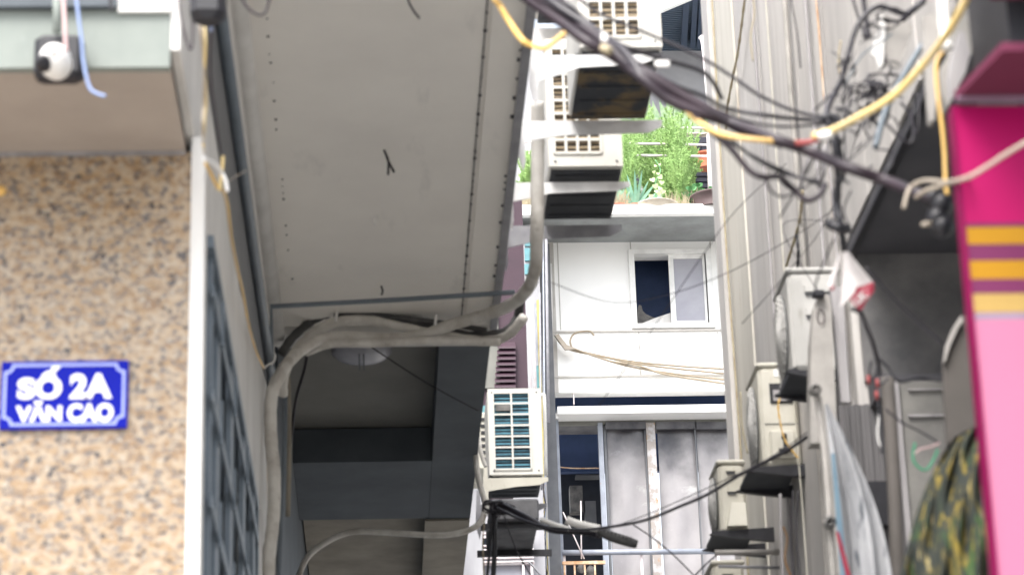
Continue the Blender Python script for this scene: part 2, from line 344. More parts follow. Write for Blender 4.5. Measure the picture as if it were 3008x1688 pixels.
# ================================================================== house sign
hs_ = thing('house_sign', 'blue enamel house number plate with white lettering on the granite wall', 'sign', pY(188,1257,6.99))
x0, x1, z0, z1 = rectY(1, 1060, 375, 1257, 6.985)
MB().box(x0, x1, 6.985, 6.998, z0, z1).build('plate', 'sign_blue', hs_)
def ribbon(pts, wd, Y, d):
    mb = MB(); n = len(pts)
    for i in range(n):
        a = Vector((pts[i][0], 0, pts[i][1])); b = Vector((pts[(i+1) % n][0], 0, pts[(i+1) % n][1])); t = (b-a).normalized(); nn = Vector((-t.z, 0, t.x))*wd/2
        a = a-t*wd*.4; b = b+t*wd*.4
        y = Vector((0, Y-.0004*(i % 2), 0))
        mb.prism([a-nn+y, b-nn+y, b+nn+y, a+nn+y], (0, d, 0))
    return mb
q = .012; nn = .022
bx0, bx1, bz0, bz1 = x0+q, x1-q, z0+q, z1-q
cor = []
for (cx, cz, a0) in ((bx0, bz0, 90), (bx0, bz1, 0), (bx1, bz1, -90), (bx1, bz0, -180)):
    for k in range(5):
        an = math.radians(a0-k*22.5); cor.append((cx+nn*math.cos(an), cz+nn*math.sin(an)))
# corner order: bottom-left goes from up (90) to right (0); rebuild as a closed loop
loop = []
for (cx, cz, a0, a1) in ((bx0, bz0, 0, 90), (bx0, bz1, -90, 0), (bx1, bz1, 180, 270), (bx1, bz0, 90, 180)):
    for k in range(5):
        an = math.radians(a0+(a1-a0)*k/4); loop.append((cx+nn*math.cos(an), cz+nn*math.sin(an)))
ribbon(loop, .008, 6.9835, .0012).build('border_line', 'sign_line', hs_)
def text(body, u0, v0, u1, v1, Y, m, parent, offset=.02, name='lettering', rot=0):
    cu = bpy.data.curves.new('t', 'FONT'); cu.body = body; cu.size = 1; cu.offset = offset; cu.extrude = .004
    ob = bpy.data.objects.new('t', cu); S.collection.objects.link(ob)
    dg = bpy.context.evaluated_depsgraph_get(); me = bpy.data.meshes.new_from_object(ob.evaluated_get(dg)); bpy.data.objects.remove(ob)
    xs = [p.co.x for p in me.vertices]; ys = [p.co.y for p in me.vertices]
    X0, X1, Z0, Z1 = rectY(u0, v0, u1, v1, Y); mb = MB(); vs = []
    for p in me.vertices:
        a = (p.co.x-min(xs))/(max(xs)-min(xs)); b = (p.co.y-min(ys))/(max(ys)-min(ys))
        ca, sa = math.cos(rot), math.sin(rot); dx, dz = (a-.5)*(X1-X0), (b-.5)*(Z1-Z0)
        vs.append(((X0+X1)/2+dx*ca-dz*sa, Y-(.001 if p.co.z > 0 else 0), (Z0+Z1)/2+dx*sa+dz*ca))
    mb.add(vs, [tuple(p.vertices) for p in me.polygons]); bpy.data.meshes.remove(me)
    return mb.build(name, m, parent)
text('S\u1ed0', 52, 1076, 182, 1172, 6.9825, 'sign_white', hs_, .05)
text('2A', 205, 1096, 330, 1170, 6.9825, 'sign_white', hs_, .05)
text('V\u0102N', 46, 1176, 182, 1238, 6.9825, 'sign_white', hs_, .05)
text('CAO', 198, 1184, 333, 1238, 6.9825, 'sign_white', hs_, .05)

# ================================================================== CCTV camera with black box
cc = thing('security_camera', 'white dome security camera hanging from a stalk below a black box under the canopy edge', 'camera', pY(165,200,6.25))
p = pY(168,150,6.28)
MB().rbox(*[k for k in (p.x-.066, p.x+.066)], 6.30, 6.37, p.z-.062, p.z+.062, .014).build('mount_plate', 'black', cc)
MB().tube([pY(168,-30,6.29), pY(168,95,6.29)], px(13,6.3), n=12, spline=False).build('stalk', 'fascia', cc)
q = pY(162,178,6.22); bd = MB()
bd.lathe(q, [(.002,-.055),(.02,-.05),(.034,-.036),(.043,-.012),(.043,.03),(.036,.05),(.02,.062),(.004,.066)], n=24, axis='y')
b_ = bd.build('camera_body', 'white_plastic', cc)
e = pY(126,182,6.175); ln = MB().lathe(e, [(.002,-.02),(.012,-.016),(.02,-.004),(.022,.02)], n=16, axis='y').build('lens', 'black', b_)

# ================================================================== PINK SHOP SIGN
PY0 = 5.0
ps = thing('shop_sign', 'hot pink shop sign panel with plum and yellow stripes at the right edge', 'sign', pY(2900,1688,PY0))
def slantrect(mb, uL0, vL, uR, v2, uL2, Y, d):   # left side slants; right side far out of frame
    a = pY(uL0, vL, Y); b = pY(uL2, v2, Y); xr = 1.9
    return mb.prism([(a.x,Y,a.z),(b.x,Y,b.z),(xr,Y,b.z),(xr,Y,a.z)], (0,d,0))
def uL(v): return 2803+(v-310)*.094
XR = 3500
slantrect(MB(), uL(310), 312, XR, 655, uL(655), PY0, .02).build('upper_panel', 'pink', ps)
for (a, b, m) in ((655,667,'plum'),(667,718,'sign_yellow'),(718,765,'plum'),(765,820,'sign_yellow'),(820,862,'plum'),(862,918,'sign_cream'),(918,940,'sign_pale')):
    slantrect(MB(), uL(a), a+.6, XR, b-.6, uL(b), PY0, .02).build('stripe', m, ps)
slantrect(MB(), uL(940), 940, XR, 2300, uL(2300), PY0, .02).build('lower_panel', 'pink_light', ps)
e = MB(); a = pY(uL(310)-9, 312, PY0); b = pY(uL(2300)-9, 2300, PY0); w1 = px(9, 5)
e.prism([(a.x,PY0-.004,a.z),(b.x,PY0-.004,b.z),(b.x+w1,PY0-.004,b.z),(a.x+w1,PY0-.004,a.z)], (0,.05,0)); e.build('edge_strip', 'magenta_edge', ps)
aw = thing('plum_awning', 'plum coloured awning seen from below over the pink shop sign', 'awning', (1.9,4.9,3.88))
za = pY(2800,307,PY0).z
l0 = pZ(2800,305,za+.005); l1 = pZ(2945,150,za+.005)
MB().prism([(l0.x,4.99,za+.005),(l1.x,l1.y,za+.005),(2.6,l1.y,za+.005),(2.6,4.99,za+.005)], (0,0,.02)).build('underside', 'awning_plum', aw)
MB().box(l0.x, 2.6, 4.965, 4.988, za-.001, za+.004).build('edge_line', 'sign_pale', aw)
up = pZ(2955,50,za+.12)
MB().box(up.x-.03, 2.7, up.y-.35, up.y, za+.16, za+.2).build('upper_flap', 'awning_plum', aw)
# the shop building behind the sign
SB = thing('shop_building', 'shop building carrying the pink sign, dark wall behind it', 'building', (3,6,0))
MB().box(1.42, 5, 5.06, 5.4, 0, 6).build('wall', 'black', SB)
MB().box(1.36, 5, 4.62, 5.05, za+.32, 6).build('upper_wall', 'black', SB)

# ================================================================== RIGHT SIDE: tall stained wall + underside
XR_ = 1.95
def wy(u, v=700, X=XR_): return pX(u, v, X).y
yfar = wy(2076, 0)
ycor = wy(2482, 690)
ZJ = 5.37
RB = thing('stained_building', 'tall stained concrete building with vertical boards on the right of the alley', 'building', (3,10,0))
wb = MB()
wb.box(XR_, 6, ycor, yfar, 0, 10.5); wb.box(XR_, 6, 5.5, ycor-.001, ZJ+.05, 10.5)
# a few broad vertical panels, each a few millimetres proud
yy = 5.6
while yy < yfar-1.2:
    wd = random.uniform(.25, .6); z0 = ZJ+.05 if yy < ycor+.02 else 0
    wb.box(XR_-random.choice((.003,.006,.009)), XR_-.001, yy, yy+wd, z0, 10.5); yy += wd+random.uniform(.02, .2)
wb.build('wall', 'right_wall', RB)
MB().box(XR_-.035, XR_+.02, yfar-.22, yfar+.01, 0, 10.5).build('corner_pilaster', 'right_wall', RB)
MB().box(XR_-.012, XR_-.002, yfar-.95, yfar-.225, 0, 10.5).build('cream_strip', 'cream_wall', RB)
# underside of the near upper floor
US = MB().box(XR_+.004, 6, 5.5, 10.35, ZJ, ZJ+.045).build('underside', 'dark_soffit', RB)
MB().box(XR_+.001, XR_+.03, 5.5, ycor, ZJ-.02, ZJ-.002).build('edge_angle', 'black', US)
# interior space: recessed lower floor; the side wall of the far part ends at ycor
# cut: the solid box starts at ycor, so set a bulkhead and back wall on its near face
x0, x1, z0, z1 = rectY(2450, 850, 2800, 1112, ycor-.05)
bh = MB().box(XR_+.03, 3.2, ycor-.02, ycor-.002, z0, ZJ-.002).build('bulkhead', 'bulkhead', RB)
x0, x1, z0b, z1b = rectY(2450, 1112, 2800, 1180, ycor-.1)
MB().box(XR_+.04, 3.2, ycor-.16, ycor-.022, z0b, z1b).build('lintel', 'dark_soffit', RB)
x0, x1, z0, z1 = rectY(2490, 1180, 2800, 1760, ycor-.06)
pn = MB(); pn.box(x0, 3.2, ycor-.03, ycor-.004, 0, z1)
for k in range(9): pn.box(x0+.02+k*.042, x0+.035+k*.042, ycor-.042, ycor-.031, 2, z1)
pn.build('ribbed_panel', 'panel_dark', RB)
MB_ = MB(); face(MB_, 2525, 1412, 2615, 1540, ycor-.12, .07); MB_.build('vent_box', 'black', RB)
# pale door leaf and taupe board
o = face(MB(), 2655, 1118, 2800, 1700, ycor-.24, .03).build('door_leaf', 'ac_leaf'); dl = o
tag(o, 'pale panelled door leaf standing in the dark recess behind the green loop of cord', 'door')
pp = MB(); face(pp, 2648, 1116, 2664, 1700, ycor-.26, .015); face(pp, 2668, 1215, 2790, 1222, ycor-.255, .012); face(pp, 2668, 1140, 2790, 1144, ycor-.255, .012)
pp.build('rail', 'panel_grey', o)
pts = [pY(u, v, 7.0) for u, v in ((2822,925),(2800,960),(2780,1010),(2773,1060),(2775,1150),(2784,1300),(2960,1300),(2960,925))]
o = fixn(MB().prism(pts, (0,.03,0)).build('board', 'board_taupe')); tag(o, 'taupe board with a rounded left edge beside the pink sign', 'board')
pts = [pY(u, v, 6.98) for u, v in ((2822,925),(2800,960),(2780,1010),(2773,1060),(2777,1060),(2792,1012),(2812,968),(2830,940))]
fixn(MB().prism(pts, (0,.018,0)).build('rim', 'dirty_white', o))

# ================================================================== FAR RIGHT CREAM BUILDING (behind the pilaster)
FB = thing('cream_building', 'narrow cream building set back behind the stained wall', 'building', (3.5,16,0))
MB().box(2.33, 6, yfar+.05, 14.9, 0, 10).build('wall', 'cream_wall', FB)

# ================================================================== WHITE PANEL BUILDING at the end of the alley
WY = 30.0
WB = thing('white_building', 'white panelled house with a roof garden closing off the alley', 'building', (3.5,32,0))
xl = pY(1620,900,WY).x; xr = 8.0
def Z(v, Y=WY, u=1850): return pY(u, v, Y).z
def X(u, Y=WY, v=900): return pY(u, v, Y).x
mb = MB()
wx0, wx1, wz0, wz1 = rectY(1864, 748, 2080, 952, WY)
mb.box(xl, wx0, WY, WY+.2, Z(1150), Z(640)); mb.box(wx1, xr, WY, WY+.2, Z(1150), Z(640))
mb.box(wx0, wx1, WY, WY+.2, wz1, Z(640)); mb.box(wx0, wx1, WY, WY+.2, Z(1150), wz0)
mb.build('facade', 'white_facade', WB)
gv = MB()
for (a, b, c_, d) in ((1850,680,1853,742),(2084,680,2087,738),(1878,975,1881,1100),(2110,975,2113,1100),(1640,680,1643,968)): face(gv, a, b, c_, d, WY-.006, .005)
for v in (972, 1104): gv.box(xl, xr, WY-.03, WY-.001, Z(v+3), Z(v-1))
gv.box(xl-.02, xl+.05, WY-.02, WY-.001, Z(1150), Z(660))
gv.build('panel_joint', 'groove', WB)
# deck edge and underside
MB().box(xl-1.2, xr, WY-1.0, WY-.9, Z(628, WY-1), Z(600, WY-1)).build('deck_edge', 'white_facade', WB)
MB().box(xl-1.2, xr, WY-.9, WY+6, Z(628, WY-1)+.02, Z(600, WY-1)-.02).build('deck', 'deck_under', WB)
MB().box(xl, xr, WY-.06, WY-.001, Z(665), Z(640)-.005).build('head_trim', 'white_facade', WB)
br = MB(); xx = X(2080); br.box(xx-.03, xx+.03, WY-.6, WY-.06, Z(660), Z(620)); br.build('bracket', 'deck_under', WB)
# window
wn = MB(); t = .07
wn.box(wx0-.06, wx1+.06, WY-.05, WY-.002, wz1, wz1+.06); wn.box(wx0-.06, wx1+.06, WY-.05, WY-.002, wz0-.06, wz0)
wn.box(wx0-.06, wx0+.01, WY-.05, WY-.002, wz0, wz1); wn.box(wx1-.01, wx1+.06, WY-.05, WY-.002, wz0, wz1)
ww = wn.build('window', 'window_frame', WB)
a0, a1, _, _ = rectY(1968, 750, 1978, 950, WY)
sf = MB(); sx1 = X(2078)
sf.box(a0, a1+.02, WY+.01, WY+.05, wz0, wz1); sf.box(sx1-.03, sx1, WY+.01, WY+.05, wz0, wz1)
sf.box(a1+.02, sx1-.03, WY+.01, WY+.05, wz1-.05, wz1); sf.box(a1+.02, sx1-.03, WY+.01, WY+.05, wz0, wz0+.05)
sf.build('sash', 'window_frame', ww)
MB().box(a1+.02, sx1-.03, WY+.025, WY+.035, wz0+.05, wz1-.05).build('pane', 'frosted', ww)
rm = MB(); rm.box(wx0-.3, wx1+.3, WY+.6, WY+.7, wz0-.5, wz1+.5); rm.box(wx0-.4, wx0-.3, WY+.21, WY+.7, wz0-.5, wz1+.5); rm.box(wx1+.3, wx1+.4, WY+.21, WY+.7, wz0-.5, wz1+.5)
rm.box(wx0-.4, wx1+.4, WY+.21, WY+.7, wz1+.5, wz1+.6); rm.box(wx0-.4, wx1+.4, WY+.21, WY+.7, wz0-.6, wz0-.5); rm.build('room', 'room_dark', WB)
o = MB()
P = [pY(u, v, WY+.3) for u, v in ((1873,950),(1873,905),(1877,895),(1884,897),(1888,912),(1898,922),(1915,930),(1940,935),(1900,950))]
o = fixn(o.prism(P, (0,.15,0)).build('bundle', 'clutter')); tag(o, 'dark grey heaped bundle showing at the foot of the open window', 'bundle')
P = [pY(u, v, WY+.12) for u, v in ((1876,953),(1920,935),(1970,918),(1972,952))]
o = fixn(MB().prism(P, (0,.05,0)).build('cloth', 'white_paint')); tag(o, 'white cloth slumped over the sill of the open window', 'cloth')
# dark slot, white beam, and storey below
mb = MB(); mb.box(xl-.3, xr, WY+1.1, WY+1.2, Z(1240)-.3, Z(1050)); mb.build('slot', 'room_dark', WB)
mb = MB()
for u in (1684, 2133): face(mb, u, 1150, u+3, 1186, WY+.02, .04)
mb.build('slot_post', 'rail_white', WB)
MB().box(X(1622), xr, WY-.25, WY+.1, Z(1212, WY-.25), Z(1190, WY-.25)).build('ledge_beam', 'white_facade', WB)
face(MB(), 1630, 1213, 1641, 1228, WY-.2, .06).build('drain_spout', 'white_plastic', WB)
mb = MB(); mb.box(xl, xr, WY+.12, WY+.5, Z(1238), Z(1216)); mb.build('lintel', 'soot_top', WB)
face(MB(), 1640, 1232, 2400, 1242, WY+.06, .06).build('head_rail', 'olive_grey', WB)
# lower storey: opening + three sheets
op = MB(); face(op, 1635, 1240, 1775, 1900, WY+1.6, .1); op.build('dark_opening', 'opening_dark', WB)
for (a, b) in ((1795,1906),(1946,2056),(2062,2170),(2176,2400)):
    pw = MB(); n = 6; x0, x1, z0, z1 = rectY(a, 1243, b, 1900, WY+.15)
    # slightly buckled metal sheet
    vs = []; fs = []; nz = 18
    for j in range(nz+1):
        for i in range(n+1):
            yo = .035*math.sin(i*1.3+a)*math.sin(j*.55+a*.3)
            vs.append((x0+(x1-x0)*i/n, WY+.15+yo, z0+(z1-z0)*j/nz))
    for j in range(nz):
        for i in range(n): q = j*(n+1)+i; fs.append((q, q+1, q+n+2, q+n+1))
    k = len(vs); vs += [(v_[0], v_[1]+.03, v_[2]) for v_ in vs]; fs += [tuple(k+i for i in reversed(f)) for f in fs]
    pw.add(vs, fs, True); pw.build('sheet', 'sooty', WB)
    st_ = MB(); st_.box(x0-.02, x1+.02, WY+.04, WY+.09, z1-.10, z1-.01); st_.build('soot_strip', 'soot_top', WB)
ps_ = MB(); face(ps_, 1770, 1240, 1784, 1900, WY+.05, .08); ps_.build('frame_post', 'blue_grey_metal', WB)
ps_ = MB(); face(ps_, 1786, 1240, 1794, 1900, WY+.09, .05); face(ps_, 2057, 1240, 2061, 1900, WY+.07, .05); face(ps_, 1907, 1240, 1912, 1900, WY+.09, .05); ps_.build('frame_trim', 'dark_trim', WB)
ps_ = MB(); face(ps_, 1914, 1240, 1940, 1900, WY+.03, .09); ps_.build('rusty_post', 'rust_post', WB)
a = pY(1628,1230,WY-.1); b = pY(1660,1900,WY-.1); ps_ = MB()
ps_.prism([(a.x-.05,WY-.1,a.z),(a.x+.05,WY-.1,a.z),(b.x+.03,WY-.1,b.z),(b.x-.07,WY-.1,b.z)], (0,.12,0)); fixn(ps_.build('corner_post', 'blue_grey_metal', WB))
# clutter seen in the opening
ins = [((1650,1270,1690,1302),'clutter','hanging_cloth'),((1692,1392,1765,1396),'dark_trim','shelf'),((1675,1425,1712,1500),'clutter','crate'),((1720,1470,1752,1560),'dark_trim','cabinet')]
for (r_, m_, n_) in ins:
    mb = MB(); face(mb, *r_, WY+1.2, .2); mb.build(n_, m_, WB)
mb = MB(); mb.tube([pY(1625,1368,WY+.4), pY(1680,1374,WY+.4), pY(1750,1374,WY+.4), pY(1775,1374,WY+.4)], .008); mb.build('hanging_wire', 'rust_orange', WB)
# railing in front of lower storey
rl = thing('balcony_railing', 'pale steel railing across the smoke stained sheets of the white house', 'railing', (4,WY-.3,8.8))
mb = MB(); mb.tube([pY(1652,1622,WY-.3), pY(1850,1620,WY-.3), pY(2100,1618,WY-.3)], .035, spline=False); mb.build('top_rail', 'blue_grey_metal', rl)
for u in (1659, 1887, 2126-12):
    mb = MB(); face(mb, u, 1618, u+7, 1900, WY-.27, .04); mb.build('post', 'rail_white', rl)
rg = thing('window_guard', 'small rust stained guard rail with upright bars in front of the dark opening', 'railing', (2.6,WY-.4,8.6))
mb = MB(); face(mb, 1652, 1646, 1778, 1655, WY-.4, .04); mb.build('rail', 'rust_orange', rg)
for u in (1660,1690,1720,1750):
    mb = MB(); face(mb, u, 1655, u+5, 1900, WY-.39, .03); mb.build('bar', 'rust_orange', rg)
for (u, v, r_) in ((1708,1668,.05),(1735,1676,.06)):
    o = MB().lathe(pY(u, v, WY-.2), [(.01,-.06),(r_,-.03),(r_*1.1,.01),(r_*.6,.05),(.01,.07)], n=12).build('seed_pod', 'clutter'); tag(o, 'round dry brown ball behind the small guard rail, ' + ('the left one' if u < 1720 else 'the right one'), 'dried gourd', 'dry balls behind the guard rail')
# antenna-like sticks
for (u0, v0, u1, v1, lab) in ((1706,1470,1708,1640,'long thin pale stick upright in front of the dark opening'),(1654,1503,1716,1640,'thin bent reed leaning right in front of the dark opening')):
    o = MB().tube([pY(u0,v0,WY-.35), pY(u1,v1,WY-.35)], .009, n=5, spline=False).build('stick', 'rail_white'); tag(o, lab, 'stick')

# ================================================================== ROOF GARDEN
ZD = Z(600, WY-1)
railg = thing('roof_railing', 'white three bar railing with upright post around the roof garden', 'railing', (4.4,WY-.7,ZD))
for v in (375, 424, 458):
    RY = WY-.3 if v != 375 else WY+.6
    MB().tube([pY(1540,v-6,RY), pY(2200,v+3,RY)], .016, n=6, spline=False).build('bar', 'rail_white', railg)
MB().tube([pY(2087,395,WY-.3), pY(2092,640,WY-.3)], .05, n=8, spline=False).build('post', 'rail_white', railg)
def leafquad(mb, base, d, wdt, n=3, curl=.2):
    d = Vector(d); side = d.cross(Vector((random.uniform(-.3,.3), -1, random.uniform(-.2,.2)))).normalized()*wdt
    vs = []; N = n+1
    for i in range(N+1):
        t = i/N; p = Vector(base)+d*t+Vector((0,0,-curl*t*t*d.length))+Vector((0,-.1*t*t*d.length,0)); ws = (math.sin(math.pi*(.15+.85*t))**.8 if t < 1 else .02)
        vs += [p-side*ws, p+side*ws]
    mb.add(vs, [(2*i, 2*i+1, 2*i+3, 2*i+2) for i in range(N)], True)
def pot(parent, c, r, h, m='terracotta'):
    MB().lathe(c, [(r*.7,0),(r*.95,h*.85),(r*1.08,h*.86),(r*1.08,h),(r*.9,h)], n=16).build('pot', m, parent)
def snake(u, Y, base_v, hpx, n, lab, spread=.12):
    c = pY(u, base_v, Y); T = thing('snake_plant', lab, 'plant', c, 'snake plants on the back row'); mb = MB()
    for i in range(n):
        h = px(hpx, Y)*random.uniform(.7, 1.05); b = c+Vector((random.uniform(-.09,.09), random.uniform(-.06,.06), .12))
        leafquad(mb, b, (random.uniform(-spread,spread), random.uniform(-.05,.05), h), random.uniform(.03,.05), 4, 0)
    mb.build('leaves', 'blade', T); pot(T, c, .12, .16, 'pot_pale')
for i, (u, h, n, lab) in enumerate(((1872,80,6,'leftmost snake plant with two pale tall blades by the air conditioner'),(1945,95,9,'snake plant with one folded yellowish blade'),
        (1978,85,9,'snake plant second from the folded blade one, tall pale green'),(2010,92,9,'snake plant in the middle of the back row under the black cables'),(2042,75,9,'snake plant right of the middle, dark stripes between blades'),(2075,70,8,'rightmost snake plant close to the white railing post'))):
    snake(u, WY+1.4, 432, h*1.6, n+3, lab, .2)
sh = thing('plant_bench', 'dark bench holding the back row of snake plants', 'bench', (4.2,WY+1.4,ZD))
zz = pY(1980,430,WY+1.4).z
MB().box(X(1850,WY+1.4,430), X(2200,WY+1.4,430), WY+1.1, WY+1.8, zz-.08, zz).build('top', 'black_plastic', sh)
for u in (1860, 1960, 2060, 2150): xx = X(u, WY+1.4, 430); MB().box(xx-.03, xx+.03, WY+1.15, WY+1.2, ZD-.02, zz-.08).build('leg', 'black_plastic', sh)
# ferny asparagus plants
def fern(u, Y, base_v, hpx, wpx, n, lab):
    c = pY(u, base_v, Y); top = pY(u, base_v-hpx*1.12, Y).z; c.z = ZD-.02; T = thing('asparagus_fern', lab, 'plant', c, 'feathery ferns in the roof garden'); mb = MB(); H = top-ZD; W = px(wpx, Y)
    for i in range(n):
        a = random.uniform(0, 6.28); rr = random.random()**.6
        tip = Vector((W*.5*rr*math.cos(a), .35*rr*math.sin(a), H*random.uniform(.45, 1.0)))
        for k in range(22):
            t = .2+.8*k/21; p = c+Vector((0,0,.1))+Vector((tip.x*t**1.3, tip.y*t**1.3, tip.z*(1-(1-t)**1.5)))
            for q in range(6):
                an = random.uniform(0, 6.28); l_ = random.uniform(.02,.05)
                d = Vector((math.cos(an)*l_, math.sin(an)*l_*.6, random.uniform(-.01,.05)))
                s_ = Vector((-d.z, 0, d.x)).normalized()*random.uniform(.004,.008) if d.length else Vector((.005,0,0))
                mb.add([p-s_, p+s_, p+d], [(0,1,2)])
    mb.build('foliage', 'fern', T); pot(T, c, .1, .1, 'pot_brown')
fern(1850, WY-.4, 560, 160, 90, 60, 'bright green feathery fern at the left of the roof garden beside the air conditioner')
fern(1905, WY+.2, 560, 190, 110, 80, 'tallest feathery fern behind the pale heart shaped leaves')
fern(1960, WY-.2, 585, 190, 110, 80, 'feathery fern in the middle between the heart leaves and the red pot')
fern(2030, WY+.1, 590, 180, 90, 70, 'feathery fern spreading in front of the right hand red pot')
fern(2000, WY-.6, 598, 110, 80, 50, 'low feathery fern at the deck edge below the fig leaves')
# aloes
def aloe(u, v, hpx, n, lab, Y=WY-.75):
    c = pY(u, v, Y); c.z = ZD; T = thing('aloe', lab, 'plant', c, 'aloes on the deck edge'); mb = MB(); H = px(hpx, Y)
    for i in range(n):
        a = (i/(n-1)-.5)*2.1+random.uniform(-.1,.1); l_ = H*random.uniform(.75,1.05)
        leafquad(mb, c+Vector((0,0,.06)), (math.sin(a)*l_, random.uniform(-.12,.12), math.cos(a)*l_), .02, 4, .02)
    mb.build('leaves', 'aloe', T); pot(T, c+Vector((0,0,-.02)), .17, .07)
fern(1822, WY-.1, 575, 175, 80, 70, 'feathery fern half hidden behind the white air conditioner corner')
fern(1992, WY-.35, 580, 200, 100, 90, 'tall feathery fern between the middle fern and the white railing post')
aloe(1868, 592, 110, 14, 'spiky blue green aloe in a wide red bowl on the deck edge')
aloe(1812, 590, 90, 7, 'smaller aloe with few upright blades at the far left of the deck')
# heart leaf vine
c = pY(1930, 595, WY-.85); T = thing('heart_leaf_vine', 'climbing vine with pale lime heart shaped leaves', 'plant', c); 
mb = MB(); mb.tube([c, pY(1925,540,WY-.85), pY(1940,500,WY-.85), pY(1925,470,WY-.85)], .008, n=5); mb.build('stem', 'leaf_green', T)
mb = MB()
for (u, v, s_) in ((1925,487,8),(1938,483,7),(1921,505,9),(1933,510,9),(1917,528,15),(1940,520,14),(1944,536,13),(1925,547,15),(1938,553,12),(1935,568,13),(1948,562,14),(1912,576,12),(1938,582,12),(1928,562,10)):
    q = pY(u, v, WY-.9+random.uniform(-.03,.03)); s2 = px(s_, WY); pts = []
    rot = random.uniform(-.7,.7); tilt = random.uniform(-.5,.5)
    for t in [k*2*math.pi/14 for k in range(14)]:
        hx = .55*math.sin(t)**3*1.1; hz = (.8*math.cos(t)-.32*math.cos(2*t)-.12*math.cos(3*t)-.05*math.cos(4*t))*.62
        X_, Z_ = hx*math.cos(rot)-hz*math.sin(rot), hx*math.sin(rot)+hz*math.cos(rot)
        pts.append(q+Vector((X_*s2*1.0, tilt*Z_*s2+.1*X_*s2, Z_*s2)))
    mb.add(pts, [tuple(range(14))])
mb.build('leaves', 'leaf_lime', T)
# lobed fig plants
def fig(u, v, lab, n=9, Y=WY-.8, w_=60):
    c = pY(u, v, Y); c.z = ZD-.02; T = thing('fig_plant', lab, 'plant', c, 'lobed leaf plants'); mb = MB(); st2 = MB()
    for i in range(n):
        q = c+Vector((px(random.uniform(-w_/2, w_/2), Y), random.uniform(-.1,.1), px(random.uniform(30,85), Y)))
        st2.tube([c, (c+q)/2+Vector((.02,0,.03)), q], .006, n=4, steps=3)
        for k in range(5):
            a = -.9+k*.45+random.uniform(-.1,.1); l_ = px(random.uniform(12,20), Y)
            leafquad(mb, q, (math.sin(a)*l_*1.5, -.05, math.cos(a)*l_*.6), .03, 3, .2)
    mb.build('leaves', 'leaf_green', T); st2.build('stem', 'dry', T)
fig(2030, 590, 'plant with broad pale lobed leaves in front of the black boxes'); fig(2100, 590, 'broad lobed leaf plant spilling round the white post', n=7, w_=50)
# pots, boxes, dry grass
for (u, v, Y, r_, h_, m_, lab) in ((2012,482,WY+.9,.17,.22,'terracotta','orange terracotta pot behind the ferns in mid height'),(2075,492,WY+.9,.16,.2,'terracotta','orange terracotta pot near the white railing post'),
        (1928,604,WY-.8,.27,.07,'pot_pale','wide pale stone bowl at the deck edge'),(2100,604,WY-.85,.3,.16,'pot_brown','dark brown plastic tub at the right end of the deck edge')):
    o = MB().lathe(pY(u, v, Y)+Vector((0,0,-.02)), [(r_*.75,0),(r_*.97,h_*.85),(r_*1.05,h_*.88),(r_*1.05,h_),(r_*.92,h_),(r_*.9,h_*.9)], n=20).build('plant_pot', m_); o.location.z = ZD-.02 if v > 500 else o.location.z; tag(o, lab, 'pot', 'loose pots of the roof garden')
for (a, lab) in (((1800,525,1850,600),'black plastic crate at the left of the roof garden behind the aloe'),((2045,500,2088,600),'black plastic crate behind the white railing post')):
    mb = MB(); x0, x1, z0, z1 = rectY(*a, WY-.1)
    for k in range(6): mb.box(x0, x1, WY-.1, WY+.3, z0+(z1-z0)*k/6, z0+(z1-z0)*(k+.62)/6)
    mb.box(x0+.02, x1-.02, WY-.08, WY+.28, z0+.01, z1-.02)
    o = mb.build('crate', 'black_plastic'); tag(o, lab, 'crate', 'black crates in the roof garden')
mb = MB()
for i in range(420):
    u = random.choice((random.uniform(1795,1845), random.uniform(1960,2090), random.uniform(1530,1580)))
    p = pY(u, 601, WY-.85+random.uniform(-.05,.2)); l_ = random.uniform(.08,.24)
    d = Vector((random.uniform(-.12,.12), random.uniform(-.05,.05), l_)); s_ = Vector((.006,0,0)); mb.add([p-s_, p+s_, p+d], [(0,1,2)])
mb.build('dry_grass', 'dry', label='dry straw coloured grass along the deck edge', kind='stuff')
fern(1552, WY-.6, 640, 160, 60, 60, 'feathery plant glimpsed left of the white conduit at the gap')

# ================================================================== building behind the garden (grey gable wall + corrugated roof)
HB = thing('grey_house', 'grey rendered house with a dark corrugated roof behind the garden', 'building', (5,38,0))
GY = 36.0
pts = [pY(u, v, GY) for u, v in ((1500,700),(1500,200),(1930,150),(1945,138),(2025,108),(2110,135),(2400,135),(2400,700))]
fixn(MB().prism(pts, (0,3,0)).build('wall', 'grey_plaster', HB))
# roof underside slopes up toward us
r0 = [pY(1760,150,GY), pY(2400,150,GY)]; r1 = [pY(1760,-60,GY-3.0)+Vector((0,0,0)), pY(2400,-160,GY-3.0)]
roof = MB(); n = 44
for i in range(n):
    t = i/n; t2 = (i+.55)/n
    a = r0[0].lerp(r1[0], t); b = r0[1].lerp(r1[1], t); c_ = r0[0].lerp(r1[0], t2); d_ = r0[1].lerp(r1[1], t2)
    roof.prism([a, b, d_, c_], (0,0,.05)); a2, b2 = c_, d_; c3 = r0[0].lerp(r1[0], (i+1)/n); d3 = r0[1].lerp(r1[1], (i+1)/n)
    roof.prism([a2+Vector((0,0,.02)), b2+Vector((0,0,.02)), d3+Vector((0,0,.02)), c3+Vector((0,0,.02))], (0,0,.05))
fixn(roof.build('roof', 'roof_dark', HB))
for (ua, ub) in ((1998,2015),(2025,2040),(2045,2055)):
    A = pY(ua, 125, GY-.35); A2 = pY(ub, 125, GY-.35); B_ = pY(ua+10, -60, GY-2.2); B2_ = pY(ub+10, -60, GY-2.2)
    fixn(MB().prism([A, A2, B2_, B_], (0,-.05,-.12)).build('roof_beam', 'steel_dark', HB))
